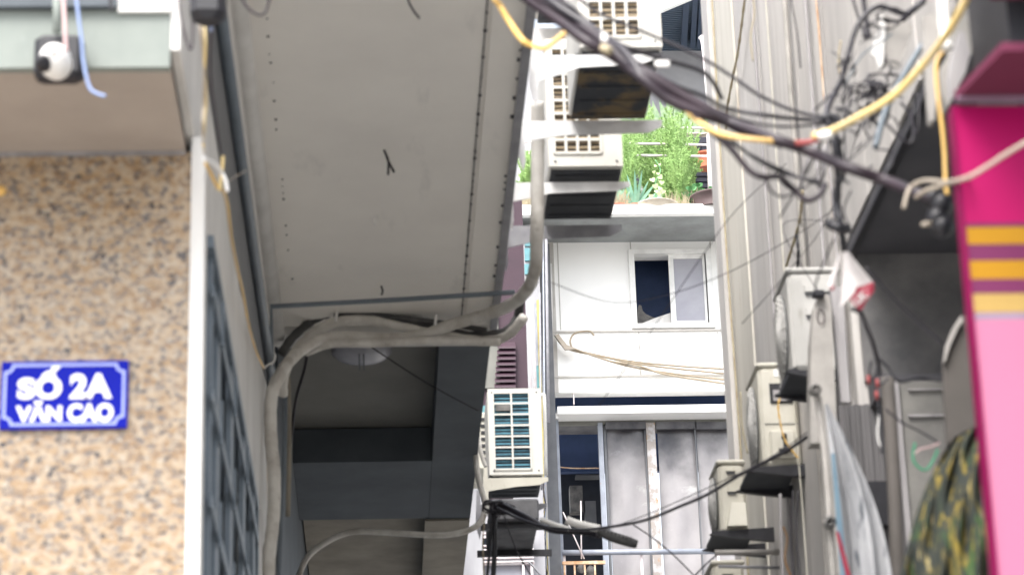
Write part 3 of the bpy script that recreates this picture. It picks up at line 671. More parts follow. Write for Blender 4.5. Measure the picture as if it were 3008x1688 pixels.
a = pY(1940,32,GY-3.6); b = pY(2035,-8,GY-3.6); fixn(MB().prism([a, b, b+Vector((0,0,.5)), a+Vector((0,0,.5))], (0,.1,0)).build('eave_board', 'white_facade', HB))
mb = MB(); mb.tube([pY(2057,108,28), pY(2066,125,28), pY(2074,200,28), pY(2080,270,28), pY(2086,300,28)], .035, n=6); o = mb.build('pvc_pipe', 'rail_white'); tag(o, 'thin white bent pipe rising beside the cream pilaster', 'pipe')
o = face(MB(), 1900, 300, 2110, 302, GY-1, .02)

# ================================================================== FAR LEFT: maroon louvred house, grey facade with pipes, railed house
MY = 21.0
MH = thing('maroon_building', 'maroon painted house with horizontal louvres beyond the grey balcony', 'building', (-1,22.5,0))
MB().box(-4, pY(1547,1000,MY).x, MY, MY+3, Z(1195,MY,1500), Z(560,MY,1500)).build('wall', 'maroon', MH); MB().box(-4, pY(1418,1400,MY).x, MY+.4, MY+3, 0, Z(1195,MY,1500)-.01).build('lower_wall', 'grey_facade', MH)
face(MB(), 1300, 560, 1461, 1140, MY-.03, .028).build('side_panel', 'olive_grey', MH)
for k in range(8):
    mb = MB(); v = 1014+k*16.5; x0, x1, z0, z1 = rectY(1462-k*1.3, v, 1515, v+9, MY-.06); mb.prism([(x0,MY-.06,z0),(x1,MY-.06,z0),(x1,MY-.005,z1+.03),(x0,MY-.005,z1+.03)], (0,.004,.02)); fixn(mb.build('louvre', 'maroon', MH))
face(MB(), 1405, 1190, 1440, 1220, MY-.02, .015).build('blue_sill', 'teal', MH)
GF = thing('pipe_facade', 'narrow grey facade between the maroon house and the white house', 'building', (1.8,29.5,0))
FY = 29.2
mb = MB(); mb.box(-1, X(1588,FY), FY, FY+1, 0, Z(672,FY,1560)); mb.build('wall', 'grey_facade', GF)
for (a, m_) in (((1541,680,1560,722),'teal'),((1541,728,1560,765),'teal'),((1541,775,1558,805),'teal')):
    mb = MB(); face(mb, *a, FY-.03, .025); mb.build('window', m_, GF)
mb = MB(); face(mb, 1574, 890, 1588, 1073, FY-.04, .035); mb.build('panel', 'blue_grey_metal', GF)
mb = MB(); face(mb, 1577, 1073, 1590, 1140, FY-.04, .035); mb.build('panel', 'teal', GF)
mb = MB(); mb.box(X(1588,FY), xl-.02, FY+.5, FY+.6, 0, Z(672,FY,1600)); mb.build('side_strip', 'dark_trim', GF)
pipes = [((1604,680),(1612,1240),9,'bracket_grey','grey steel drain pipe left of the white house'),
 ((1595,690),(1604,1688),5,'blue_grey_metal','thin bluish pipe next to the ochre strip'),
 ((1564,930),(1573,1140),7,'rail_white','short white pipe on the grey facade'),
 ((1556,930),(1560,1140),3,'rail_white','hair thin white pipe at the edge of the maroon house'),
 ((1570,1150),(1585,1688),9,'white_plastic','pale pipe running down right of the teal finned air conditioner'),
 ((1586,860),(1592,1688),5,'bracket_grey','dark grey pipe hugging the facade joint')]
for (a, b, wd, m_, lab) in pipes:
    o = MB().tube([pY(*a, FY-.2), pY(*b, FY-.2)], px(wd, FY)/2, n=8, spline=False).build('drain_pipe', m_); tag(o, lab, 'pipe', 'vertical pipes beside the white house')
o = MB().tube([pY(1616,775,WY-.1), pY(1619,1150,WY-.1), pY(1611,1190,WY-.1), pY(1614,1230,WY-.1)], px(11,WY)/2, n=8, steps=3).build('downpipe', 'white_plastic'); tag(o, 'white rain pipe with joints down the left edge of the white house', 'pipe')
mb = MB(); face(mb, 1591, 880, 1598, 1720, FY-.1, .05); o = mb.build('ochre_strip', 'ochre'); tag(o, 'faded ochre cloth strip hanging between the pipes', 'cloth strip')
LH = thing('railed_house', 'pale house with stacked steel rails and sliding windows low in the gap', 'building', (0,27.5,0))
LY = 27.0
mb = MB(); mb.box(-4, X(1600,LY,1600), LY, LY+2, 0, Z(1440,LY,1500)); mb.build('wall', 'grey_facade', LH)
for v in (1562,1573,1598,1610,1634,1646):
    mb = MB(); face(mb, 1380, v, 1568, v+4, LY-.12, .04); mb.build('rail', 'rail_white', LH)
mb = MB(); face(mb, 1380, 1575, 1560, 1630, LY-.02, .015); mb.build('window', 'glass_dark', LH)
mb = MB(); face(mb, 1385, 1658, 1560, 1760, LY-.03, .02); w2 = mb.build('window', 'frosted', LH)
mb = MB()
for u in (1380,1398,1535,1560): face(mb, u, 1650, u+7, 1760, LY-.1, .06)
face(mb, 1380, 1648, 1570, 1656, LY-.1, .06); mb.build('window_frame', 'rail_white', w2)

# ================================================================== AIR CONDITIONERS
def guard(mb, x0, x1, z0, z1, Y, nx, nz, t=.012):
    for i in range(nx+1): xx = x0+(x1-x0)*i/nx; mb.box(xx-t/2, xx+t/2, Y-.014, Y-.002, z0, z1)
    for j in range(nz+1): zz = z0+(z1-z0)*j/nz; mb.box(x0, x1, Y-.0125, Y-.0035, zz-t/2, zz+t/2)
def ac_end(lab, x0, x1, y0, y1, z0, h, gx0, gx1, gz0, gz1, nx, nz, fin, under, plate=None):
    T = thing('air_conditioner', lab, 'air conditioner', ((x0+x1)/2, (y0+y1)/2, z0), 'air conditioners on the left side of the alley')
    b = MB(); b.rbox(x0, x1, y0+.02, y1, z0+.012, z0+h, .014)
    # front skin with the guard opening left free
    b.box(x0+.002, gx0, y0, y0+.019, z0+.015, z0+h-.004); b.box(gx1, x1-.002, y0, y0+.019, z0+.015, z0+h-.004)
    b.box(gx0, gx1, y0, y0+.019, z0+.015, gz0); b.box(gx0, gx1, y0, y0+.019, gz1, z0+h-.004)
    b.build('casing', 'ac_white', T)
    bk = MB(); bk.box(gx0+.001, gx1-.001, y0+.0135, y0+.0195, gz0+.001, gz1-.001); bk.build('recess', 'ac_under', T)
    f = MB(); n = int((gz1-gz0)/.023)
    for k in range(n): zz = gz0+(gz1-gz0)*(k+.2)/n; f.box(gx0+.002, gx1-.002, y0+.008, y0+.013, zz, zz+.0125)
    f.build('coil', fin, T)
    gmb = MB(); guard(gmb, gx0, gx1, gz0, gz1, y0+.005, nx, nz); gmb.build('guard', 'ac_white', T)
    bt = MB(); bt.box(x0+.01, x1-.01, y0+.03, y1-.02, z0-.004, z0+.011)
    for k in range(5): yy = y0+.07+(y1-y0-.14)*k/4; bt.box(x0+.03, x1-.03, yy-.012, yy+.012, z0-.009, z0-.0045)
    bt.build('base_pan', under, T)
    sc = MB()
    for sx in (x0+.03, x1-.03):
        for sz in (z0+.04, z0+h-.03): sc.lathe((sx, y0-.002, sz), [(.006,0),(.005,-.002)], n=8, axis='y')
    sc.build('screw', 'dark_trim', T)
    if plate: 
        mb = MB(); mb.box(*plate); mb.build('name_plate', 'clutter', T)
    return T
def bracket(lab, x0, x1, Y, z, drop=.1, m='bracket', w_=.03, th=.045, plate=True, dn=.24, upz=.1):
    T = thing('wall_bracket', lab, 'bracket', (x0, Y, z-.1), 'steel brackets under the air conditioners')
    a = MB(); a.prism([(x0,Y,z),(x1,Y,z),(x1+.0,Y,z-th*.5),(x1-.06,Y,z-th),(x0+.2,Y,z-th-.01),(x0,Y,z-drop)], (0,.006,0)); a.box(x0, x1, Y+.0065, Y+w_, z-.006, z); fixn(a.build('arm', m, T))
    if plate:
        p_ = MB(); p_.prism([(x0,Y-.001,z+upz),(x0+.022,Y-.001,z+upz*.8),(x0+.024,Y-.001,z-dn*.8),(x0+.012,Y-.001,z-dn),(x0-.012,Y-.001,z-dn*.6),(x0-.006,Y-.001,z)], (0,.004,0)); fixn(p_.build('wall_plate', m, T))
    return T
# A : nearest, top right of the left row
gx0 = pY(1755,50,9.5).x; gx1 = pY(1877,50,9.5).x
ac_end('white air conditioner nearest the camera, cut by the top edge, tan fins and rusty base', .86, 1.205, 9.5, 10.2, 6.2, .62, gx0-.04, gx1, 6.26, 6.76, 4, 6, 'fin_tan', 'rust_under')
bracket('nearest white bracket arm, tapered, under the air conditioner with the rusty base', .655, 1.16, 9.47, 6.165, .13)
bracket('grey bracket arm at the back of the rusty based air conditioner', .64, 1.27, 10.18, 6.19, .1, 'bracket', th=.06, w_=.05)
o = MB().box(.84, 1.2, 9.505, 9.53, 6.167, 6.188).build('rubber_pad', 'black'); tag(o, 'black rubber pad between the rusty based air conditioner and its nearest arm', 'pad')
# B
gx0 = pY(1628,430,10.78).x; gx1 = pY(1765,430,10.78).x
ac_end('white air conditioner right of the upright conduit, level with the garden plants', .81, 1.155, 10.78, 11.4, 6.215, .67, gx0, gx1, 6.295, 6.83, 4, 8, 'fin_tan', 'ac_under')
bracket('white bracket arm crossing behind the upright conduit', .62, 1.19, 10.86, 6.185, .1)
bracket('grey bracket arm level with the roof deck edge of the white house', .62, 1.2, 11.42, 6.195, .12, 'bracket_grey', th=.06, w_=.05)
# C above B
ac_end('air conditioner mostly hidden behind the thick black cable bundle at the top', .81, 1.155, 10.85, 11.35, 7.24, .62, .86, 1.08, 7.32, 7.8, 4, 7, 'fin_tan', 'ac_under')
bracket('short white bracket arm seen just above the yellow cable end', .66, 1.19, 11.38, 7.235, .1, plate=False, th=.06)
# D teal
gx0 = pY(1451,1280,15.75).x; gx1 = pY(1558,1280,15.75).x; zt = pY(1500,1153,15.75).z; zb = pY(1500,1378,15.75).z
px0, px1, pz0, pz1 = rectY(1455, 1189, 1498, 1206, 15.74)
T = ac_end('white air conditioner with teal blue fins behind a two column guard', .725, 1.075, 15.75, 16.25, 6.2, .6, gx0, gx1, zb, zt, 2, 7, 'fin_teal', 'ac_under', (px0, px1, 15.735, 15.745, pz0, pz1))
bracket('pale bracket arm under the teal finned air conditioner', .69, 1.10, 15.72, 6.185, .09, 'ac_beige', th=.05)
bracket('dark bracket arm behind the teal finned air conditioner', .66, 1.12, 16.25, 6.16, .09, 'bracket_grey', th=.05)
MB_ = MB(); MB_.tube([pY(1586,1160,15.9), pY(1594,1160,15.9), pY(1600,1180,15.9), pY(1604,1395,15.9)], px(9,16)/2); o = MB_.build('drain_hose', 'white_plastic'); tag(o, 'white hose down the right side of the teal finned air conditioner', 'hose')
# E dark platform unit
T = thing('steel_platform', 'dark steel equipment box hung under the teal finned air conditioner', 'platform', (.85,15.5,5.75))
MB().rbox(.70, 1.0, 15.2, 15.95, 5.76, 5.90).build('casing', 'platform_grey', T)
for yy in (15.25, 15.9):
    mb = MB(); mb.box(.64, 1.12, yy, yy+.04, 5.72, 5.757); mb.build('foot_bar', 'black', T)
# tiny unit at left of D
x0, x1, z0, z1 = rectY(1398, 1222, 1432, 1390, 17.8)
T = thing('air_conditioner', 'sliver of an old air conditioner seen left of the teal finned one', 'air conditioner', ((x0+x1)/2, 17.9, z0), 'air conditioners on the left side of the alley')
MB().rbox(x0-.1, x1, 17.7, 18.2, z0, z1).build('casing', 'ac_beige', T)
mb = MB()
for k in range(7): mb.box(x1-.05, x1-.015, 17.69, 17.699, z0+.07+k*.05, z0+.09+k*.05)
mb.build('vent', 'black', T)

# right hand units: end panel with handle recess and valve cover, fan guard on the alley side
def ac_right(lab, x0, x1, y0, ln, z0, h, style, m='ac_beige'):
    T = thing('air_conditioner', lab, 'air conditioner', ((x0+x1)/2, y0+ln/2, z0), 'air conditioners on the right side of the alley')
    MB().rbox(x0, x1, y0, y0+ln, z0, z0+h, .016).build('casing', m, T)
    tp = MB(); tp.rbox(x0-.006, x1+.006, y0-.006, y0+ln+.006, z0+h+.001, z0+h+.022, .008); tp.build('lid', m, T)
    w_ = x1-x0
    if style in ('handle', 'slots'):
        for fz, hh in ((.86, .1), (.62, .1)) if style == 'handle' else ((.9, .05), (.6, .05)):
            hb = MB(); xa, xb = x0+w_*.3, x0+w_*.85 if style == 'handle' else x0+w_*.65; za_, zb_ = z0+h*fz-h*hh, z0+h*fz
            hb.prism([(xa,y0-.001,zb_),(xb,y0-.001,zb_),(xb,y0-.022,za_+.01),(xb,y0-.001,za_),(xa,y0-.001,za_),(xa,y0-.022,za_+.01)], (0,0,0)) if False else hb.box(xa, xb, y0-.016, y0-.001, za_+.012, zb_)
            hh_ = hb.build('handle', m, T); sh_ = MB(); sh_.box(xa+.004, xb-.004, y0-.009, y0-.0015, za_, za_+.011); sh_.build('handle_gap', 'dark_trim', hh_)
        for k in range(4 if style == 'handle' else 3):
            pass
    if style == 'slots':
        vc = MB(); a, b = x0+w_*.2, x1-.01; za_, zb_ = z0+.02, z0+h*.42
        vc.hexa([(a,y0-.05,za_),(b,y0-.05,za_),(b,y0-.001,za_),(a,y0-.001,za_)], [(a+.03,y0-.02,zb_),(b,y0-.02,zb_),(b,y0-.001,zb_),(a+.03,y0-.001,zb_)]); vc.build('valve_cover', m, T)
    if style == 'handle':
        rb = MB()
        for k in range(5): rb.box(x0+.012+k*.011, x0+.017+k*.011, y0-.004, y0-.0005, z0+.02, z0+h-.03)
        rb.build('rib', m, T)
    if style == 'open':
        hb = MB(); hb.box(x0+w_*.28, x1-.012, y0-.006, y0-.001, z0+h*.63, z0+h*.83); r1_ = hb.build('opening', 'black', T)
        hb = MB(); hb.box(x0+w_*.36, x1-.02, y0-.012, y0-.0065, z0+h*.65, z0+h*.76); hb.box(x0+w_*.55, x1-.03, y0-.014, y0-.0065, z0+h*.775, z0+h*.80); hb.build('terminal', 'panel_grey', r1_)
        hb = MB(); hb.box(x0+w_*.1, x1-.006, y0-.004, y0-.001, z0+h*.42, z0+h*.425); hb.build('panel_seam', 'dark_trim', T)
        hb = MB(); hb.rbox(x0+w_*.2, x1-.03, y0-.03, y0-.001, z0+.03, z0+h*.34, .006); vc = hb.build('valve_plate', m, T)
        hb = MB(); cx = x0+w_*.55
        hb.lathe((cx, y0-.03, z0+h*.27), [(.012,0),(.012,-.02),(.008,-.03)], n=10, axis='y'); hb.lathe((cx, y0-.03, z0+h*.13), [(.016,0),(.016,-.025),(.01,-.035)], n=10, axis='y'); hb.box(cx-.006, cx+.006, y0-.045, y0-.031, z0+h*.1, z0+h*.3); hb.box(cx-.03, cx+.035, y0-.05, y0-.036, z0+h*.115, z0+h*.145); hb.build('valve', 'black', vc)
        hb = MB(); hb.box(x0+w_*.42, x1-.02, y0-.003, y0-.001, z0+h*.9, z0+h*.98); hb.build('sticker', 'white_plastic', T)
    # fan guard on the -x side
    fg = MB(); cy, cz = y0+ln*.55, z0+h*.5; R_ = h*.42; ry = ln*.36/(h*.42)
    for k in range(9):
        r_ = R_*(k+1)/9; n = 26
        for i in range(n):
            a, b = 2*math.pi*i/n, 2*math.pi*(i+1)/n; t = .0035; xo = x0-.012-.02*(1-(k/8)**2)
            fg.prism([(xo,cy+ry*math.cos(a)*(r_-t),cz+math.sin(a)*(r_-t)),(xo,cy+ry*math.cos(b)*(r_-t),cz+math.sin(b)*(r_-t)),(xo,cy+ry*math.cos(b)*(r_+t),cz+math.sin(b)*(r_+t)),(xo,cy+ry*math.cos(a)*(r_+t),cz+math.sin(a)*(r_+t))], (.004,0,0))
    for i in range(10):
        a = math.pi*i/10; d = Vector((0, ry*math.cos(a), math.sin(a)))*R_; o_ = Vector((x0-.013, cy, cz)); fg.tube([o_-d, o_+Vector((-.02,0,0)), o_+d], .003, n=4, spline=False)
    fg.build('fan_guard', 'ac_grey', T)
    fd = MB(); fd.prism([(x0-.004, cy+ry*R_*math.cos(math.pi*k/14), cz+R_*math.sin(math.pi*k/14)) for k in range(28)], (.003,0,0)); fixn_ = 1; fd.build('fan_opening', 'ac_under', T)
    return T
xa = pY(2318,900,9.75).x; z0 = pY(2380,1085,9.75).z; z1 = pY(2380,800,9.75).z
ac_right('pale ribbed air conditioner with two handle recesses behind the rounded beige post', xa, XR_-.03, 9.75, .36, z0, z1-z0, 'handle', 'ac_grey')
y2 = 11.1; xa = pY(2232,1200,y2).x; z0 = pY(2270,1368,y2).z; z1 = pY(2270,1078,y2).z
ac_right('beige air conditioner with open terminal hatch and black valves', xa, pY(2345,1200,y2).x, y2, .36, z0, z1-z0, 'open', 'ac_beige')
y3 = 12.0; xa = pY(2112,1450,y3).x; z0 = pY(2150,1562,y3).z; z1 = pY(2150,1362,y3).z
ac_right('yellowed air conditioner with two slots and a sloping valve cover beside the smoke stained sheets', xa, pY(2186,1450,y3).x+.01, y3, .3, z0, z1-z0, 'slots', 'ac_beige')
z1 = pY(2150,1656,y3).z
ac_right('lowest air conditioner on the right, only its top showing at the frame edge', pY(2092,1680,y3).x, pY(2186,1680,y3).x, y3, .3, z1-.42, .42, 'slots', 'ac_beige')
def dark_rack(lab, u0, u1, v0, v1, Y, ln):
    x0, x1, z0, z1 = rectY(u0, v0, u1, v1, Y)
    T = thing('wall_bracket', lab, 'bracket', ((x0+x1)/2, Y, z0), 'dark brackets on the right side')
    for yy in (Y, Y+ln):
        a = MB(); a.prism([(x0,yy,z0+.02),(x0+.03,yy,z0+.035),(x1+.1,yy,z0+.05),(x1+.1,yy,z0-.02),(x1*.6+x0*.4,yy,z0)], (0,.03,0)); fixn(a.build('arm', 'black', T))
    a = MB(); a.box(x0+.02, x1, Y+.03, Y+ln, z0+.04, z1); a.build('base_pan', 'ac_under', T)
dark_rack('dark rack under the air conditioner with the open hatch', 2190, 2345, 1376, 1392, y2-.02, .34)
dark_rack('dark rack under the yellowed air conditioner with the sloping cover', 2085, 2215, 1566, 1578, y3-.02, .3)
dark_rack('dark rack below the pale ribbed air conditioner', 2308, 2400, 1092, 1104, 9.76, .3)

# bars low on the right
for (a, b, r_, m_, lab) in (((2100,1622),(2290,1620),16,'dirty_white','thick beige pipe stub sticking out towards the rusty bracket'),((2110,1662),(2290,1666),9,'bracket_grey','flat grey brown bar under the beige pipe stub')):
    o = MB().tube([pY(*a, 11.6), pY(*b, 11.6)], px(r_,11.6)/2, n=10, spline=False).build('pipe', m_); tag(o, lab, 'pipe')
o = MB().tube([pY(2300,1545,11.5), pY(2312,1580,11.5), pY(2306,1640,11.5), pY(2322,1688,11.5)], px(9,11.5)/2, n=6).build('hook', 'rust_orange'); tag(o, 'rusty hooked rod on the stained wall beside the pipe stub', 'hook')

# vertical pipes on the stained wall
def vpipe(u, v, r_, m_, lab, z0=2, z1=10, rough=False, nm='wall_pipe'):
    p = pX(u, v, XR_-.03); pts = [(p.x+random.uniform(-.004,.004), p.y+random.uniform(-.012,.012), z0+(z1-z0)*k/9) for k in range(10)]
    o = MB().tube(pts, px(r_, p.y)/2, n=8, steps=3).build(nm, m_); tag(o, lab, 'pipe', 'upright pipes on the stained wall'); return o
vpipe(2218,100,10,'panel_grey','slim grey pipe left of the ribbed conduit on the stained wall')
vpipe(2254,100,4,'ac_beige','thin tan wire pipe on the cream strip of the stained wall')
vpipe(2312,100,18,'dirty_white','thick pale ribbed conduit, widest of the upright pipes on the stained wall')
vpipe(2372,100,12,'panel_grey','dark grey pipe right of the ribbed conduit')  # same even grey as the slim pipe
vpipe(2404,100,6,'rust_orange','thin rust tinted pipe right of the dark grey pipe')
vpipe(2128,600,6,'dry','dark cable running down the pilaster edge')
vpipe(2440,550,8,'panel_grey','thin grey pipe under the coil of black cables')
# dark slanted rope-like crack
def strand(name, pts, wpx, m, lab, cat, group=None, n=7, wob=0, r=None, steps=6):
    P = [pY(u, v, Y) for (u, v, Y) in pts]; Ym = sum(p[2] for p in pts)/len(pts)
    o = MB().tube(P, r or px(wpx, Ym)/2, n=n, steps=steps, wob=wob).build(name, m); return tag(o, lab, cat, group)
def wp(u, v, X=XR_-.04): p = pX(u, v, X); return (u, v, p.y)
strand('rope', [wp(2190,-20), wp(2180,60), wp(2168,150), wp(2150,240), wp(2136,320), wp(2132,380)], 8, 'dry', 'frayed brown rope slanting down the cream part of the stained wall', 'rope', wob=.25)
strand('rope', [wp(2358,560), wp(2350,640), wp(2335,700), wp(2310,780)], 9, 'dry', 'frayed brown rope above the pale ribbed air conditioner', 'rope', wob=.25)
strand('rope', [wp(2340,690), wp(2345,740), wp(2343,785)], 9, 'black', 'short black frayed tail standing on the pale ribbed air conditioner', 'rope', wob=.3)

# ================================================================== rounded beige post, folded awning, flag
T = thing('awning_post', 'beige post with rounded top and oval ring mark beside the rolled banner', 'post', pY(2440,1688,8.9))
p = [pY(u, v, 8.9) for u, v in ((2382,1300),(2380,1150),(2383,1000),(2392,900),(2402,870),(2418,858),(2436,868),(2442,900),(2452,1100),(2476,1688),(2440,1688),(2418,1300))]
fixn(MB().prism(p, (0,.08,0)).build('shell', 'dirty_white', T))
mb = MB(); pts = []; cxx, czz = pY(2411,930,8.894).x, pY(2411,930,8.894).z
for i in range(21): a = 2*math.pi*i/20; pts.append((cxx+.014*math.cos(a), 8.893, czz+.029*math.sin(a)))
mb.tube(pts, .0018, n=5, spline=False); mb.build('oval_ring', 'maroon', T)
mb = MB(); mb.rbox(pY(2390,860,8.86).x, pY(2424,860,8.86).x, 8.86, 8.9, pY(2400,868,8.86).z, pY(2400,850,8.86).z, .004); mb.build('clip', 'black', T)
mb = MB(); a = pY(2440,840,8.95); b = pY(2470,1180,8.95); mb.prism([a, pY(2475,840,8.95), pY(2498,1180,8.95), b], (0,.04,0)); fixn(mb.build('back_plate', 'panel_grey', T))
fa = thing('folded_awning', 'folded grey blue tarpaulin awning hanging from a pale jointed pole', 'awning', pY(2500,1688,8.0))
MB().tube([pY(2400,1150,8.0), pY(2425,1350,8.0), pY(2440,1560,8.0), pY(2455,1800,8.0)], px(22,8)/2, n=10).build('pole', 'dirty_white', fa)
for (u, v) in ((2394,1145),(2437,1535)): MB().lathe(pY(u, v, 7.96), [(.012,-.02),(.02,-.015),(.02,.015),(.012,.02)], n=14, axis='y').build('joint', 'clutter', fa)
# pleated tarp
mb = MB(); vs = []; fs = []; NU, NV = 22, 26
for j in range(NV+1):
    t = j/NV; v = 1185+(1900-1185)*t; ul = 2424+52*t*1.3; ur = 2432+250*t+40*math.sin(math.pi*min(1, t/.8))
    for i in range(NU+1):
        s_ = i/NU; p = pY(ul+(ur-ul)*s_, v, 7.9); y = 7.9-.022*math.sin(s_*11+t*2)*min(1, t*3+.15)-.01*math.sin(s_*27+t*5)*t
        vs.append((p.x, y, p.z))
for j in range(NV):
    for i in range(NU): q = j*(NU+1)+i; fs.append((q, q+1, q+NU+2, q+NU+1))
k = len(vs); vs += [(a, b+.012, c_) for a, b, c_ in vs]; fs += [tuple(k+i for i in reversed(f)) for f in fs]
mb.add(vs, fs, True); tc = mb.build('tarpaulin', 'tarp', fa)
mb = MB(); mb.prism([pY(2442,1330,7.84), pY(2452,1330,7.84), pY(2492,1700,7.84), pY(2470,1700,7.84)], (0,.006,0)); fixn(mb.build('blue_strip', 'tarp_blue', tc))
mb = MB(); mb.prism([pY(2455,1560,7.822), pY(2464,1560,7.822), pY(2500,1690,7.822), pY(2486,1690,7.822)], (0,.004,0)); fixn(mb.build('red_strip', 'flag_red', tc))
# hanging bag / small banner
fl = thing('banner', 'white cloth banner rolled into a cone, with a red lower corner', 'banner', pY(2490,910,6.6))
def patch(pts, Y, bulge, m, name, parent, d=.004, NU=14, NV=14, fold=0):
    # bilinear cloth patch; pts = TL, TR, BR, BL in photo pixels
    mb = MB(); vs = []; fs = []
    for j in range(NV+1):
        t = j/NV
        for i in range(NU+1):
            s_ = i/NU; u = (pts[0][0]*(1-s_)+pts[1][0]*s_)*(1-t)+(pts[3][0]*(1-s_)+pts[2][0]*s_)*t; v = (pts[0][1]*(1-s_)+pts[1][1]*s_)*(1-t)+(pts[3][1]*(1-s_)+pts[2][1]*s_)*t
            p = pY(u, v, Y); vs.append((p.x, Y-bulge*math.sin(math.pi*s_)*t-fold*math.sin(s_*14)*t, p.z))
    for j in range(NV):
        for i in range(NU): q = j*(NU+1)+i; fs.append((q, q+1, q+NU+2, q+NU+1))
    k = len(vs); vs += [(a, b+d, c_) for a, b, c_ in vs]; fs += [tuple(k+i for i in reversed(f)) for f in fs]
    n = NU+1; bd_ = [i for i in range(n)]+[j*n+NU for j in range(1, NV+1)]+[NV*n+i for i in range(NU-1,-1,-1)]+[j*n for j in range(NV-1,0,-1)]
    for i in range(len(bd_)): a, b = bd_[i], bd_[(i+1) % len(bd_)]; fs.append((a, b, b+k, a+k))
    mb.add(vs, fs, True); return mb.build(name, m, parent)
patch([(2478,736),(2488,734),(2565,828),(2468,902)], 6.6, .03, 'flag_white', 'cloth', fl)
patch([(2466,740),(2476,736),(2454,850),(2428,842)], 6.62, .01, 'flag_white', 'inner_fold', fl)
patch([(2512,846),(2566,826),(2568,852),(2530,908)], 6.565, .01, 'flag_red', 'red_corner', fl)
patch([(2494,878),(2524,838),(2540,900),(2528,912)], 6.568, .008, 'flag_red', 'red_corner', fl)
text('LiK', 2505, 862, 2550, 886, 6.552, 'flag_white', fl, .03, rot=math.radians(38))
patch([(2442,842),(2452,836),(2448,852),(2438,850)], 6.6, .002, 'flag_red', 'red_tip', fl)

# ================================================================== mossy heap
T = thing('camouflage_tarp', 'dark mossy green tarp with yellow patches draped in the lower right corner', 'tarp', pY(2800,1688,6.3))
mb = MB(); vs = []; fs = []; NU, NV = 40, 36
for j in range(NV+1):
    t = j/NV; v = 1222+(2050-1222)*t
    ul = 2842-268*t**.55-8*math.sin(t*3); ur = 3020
    for i in range(NU+1):
        s_ = i/NU; p = pY(ul+(ur-ul)*s_, v+40*(1-s_)**2*(1-t), 6.3)
        vs.append((p.x, 6.3-.13*math.sin(math.pi*s_*.8)*min(1, t*2+.2)+.012*math.sin(s_*23+t*9)+.01*math.sin(s_*51-t*17), p.z))
for j in range(NV):
    for i in range(NU): q = j*(NU+1)+i; fs.append((q, q+1, q+NU+2, q+NU+1))
k = len(vs); vs += [(a, b+.02, c_) for a, b, c_ in vs]; fs += [tuple(k+i for i in reversed(f)) for f in fs]
mb.add(vs, fs, True); mb.build('cover', 'moss', T)
strand('green_cord', [(2688,1300,6.9),(2682,1345,6.9),(2700,1372,6.9),(2722,1378,6.9),(2742,1350,6.9),(2755,1320,6.9)], 7, 'green_cord', 'green cord looped against the pale door leaf', 'cord')
strand('pink_cord', [(2682,1335,6.95),(2705,1318,6.95),(2730,1312,6.95),(2760,1300,6.95)], 5, 'pink_cable', 'pinkish cord above the green loop', 'cord')

# ================================================================== CONDUITS (white corrugated)
G = 'wrapped conduits under the left balcony'
strand('conduit', [(1578,300,10.4),(1580,420,10.5),(1578,560,10.55),(1577,700,10.6),(1572,790,10.8),(1545,855,11.2),(1490,900,11.6),(1400,932,11.9),(1320,955,12.0),(1240,985,12.05),(1150,995,12.05),(1020,990,12.05),(930,1000,12.0),(860,1050,11.8),(812,1120,11.45),(795,1190,11.45),(797,1300,11.45),(806,1400,11.45),(803,1520,11.45),(792,1620,11.45),(788,1720,11.45)], 37, 'conduit', 'longest pale wrapped conduit, upright beside the air conditioners then bending down the wall', 'conduit', G, n=12, wob=.035)
strand('conduit', [(1540,930,11.9),(1490,985,12.0),(1420,1000,12.1),(1300,985,12.1),(1180,960,12.1),(1080,940,12.1),(990,945,12.1),(930,975,12.12),(870,1030,12.15),(835,1100,12.2),(832,1160,12.3)], 29, 'conduit', 'grimy pale conduit arching highest under the ceiling', 'conduit', G, n=10, wob=.05)
strand('conduit', [(1470,1005,12.0),(1380,1003,12.0),(1250,1000,12.0),(1100,1008,12.0),(980,1008,12.0),(900,1035,12.1)], 24, 'conduit', 'lower pale conduit running level along the bottom of the bundle', 'conduit', G, n=10, wob=.04)
strand('conduit', [(1530,870,12.0),(1520,930,12.1),(1480,975,12.1),(1380,985,12.15),(1290,965,12.15),(1180,935,12.15),(1060,922,12.15),(975,920,12.15),(920,940,12.2),(860,990,12.2),(825,1040,12.2)], 26, 'conduit_dark', 'dark sooty hose weaving above the pale conduits', 'conduit', G, n=8, wob=.08)
strand('conduit', [(1430,970,12.12),(1340,955,12.12),(1240,940,12.1),(1100,926,12.1),(980,922,12.1)], 17, 'conduit_dark', 'thin dark hose resting on the arched conduit', 'conduit', G, n=8)
strand('conduit', [(1398,1300,14.6),(1400,1370,14.6),(1412,1430,14.6),(1424,1475,14.6),(1418,1520,14.6),(1390,1550,14.6),(1330,1568,14.6),(1250,1570,14.6),(1120,1562,14.6),(1030,1562,14.6),(960,1590,14.6),(900,1640,14.6),(868,1720,14.6)], 17, 'conduit', 'slimmer grey conduit sagging below the slate blue beam', 'conduit', n=10)
strand('conduit', [(1400,1230,15.0),(1408,1300,15.0),(1418,1345,15.0),(1428,1370,15.0)], 12, 'conduit', 'short grey hose stub left of the teal finned air conditioner', 'conduit')
for (u, v) in ((990,912),(1282,925)):
    mb = MB(); mb.tube([pY(u,v,12.0), pY(u-2,v+14,12.0), pY(u-4,v+30,12.0)], px(9,12)/2, n=8); o = mb.build('pipe_clip', 'white_plastic'); tag(o, 'small white peg over the dark hose, ' + ('left one' if u < 1100 else 'right one'), 'clip', 'pegs holding the conduits')
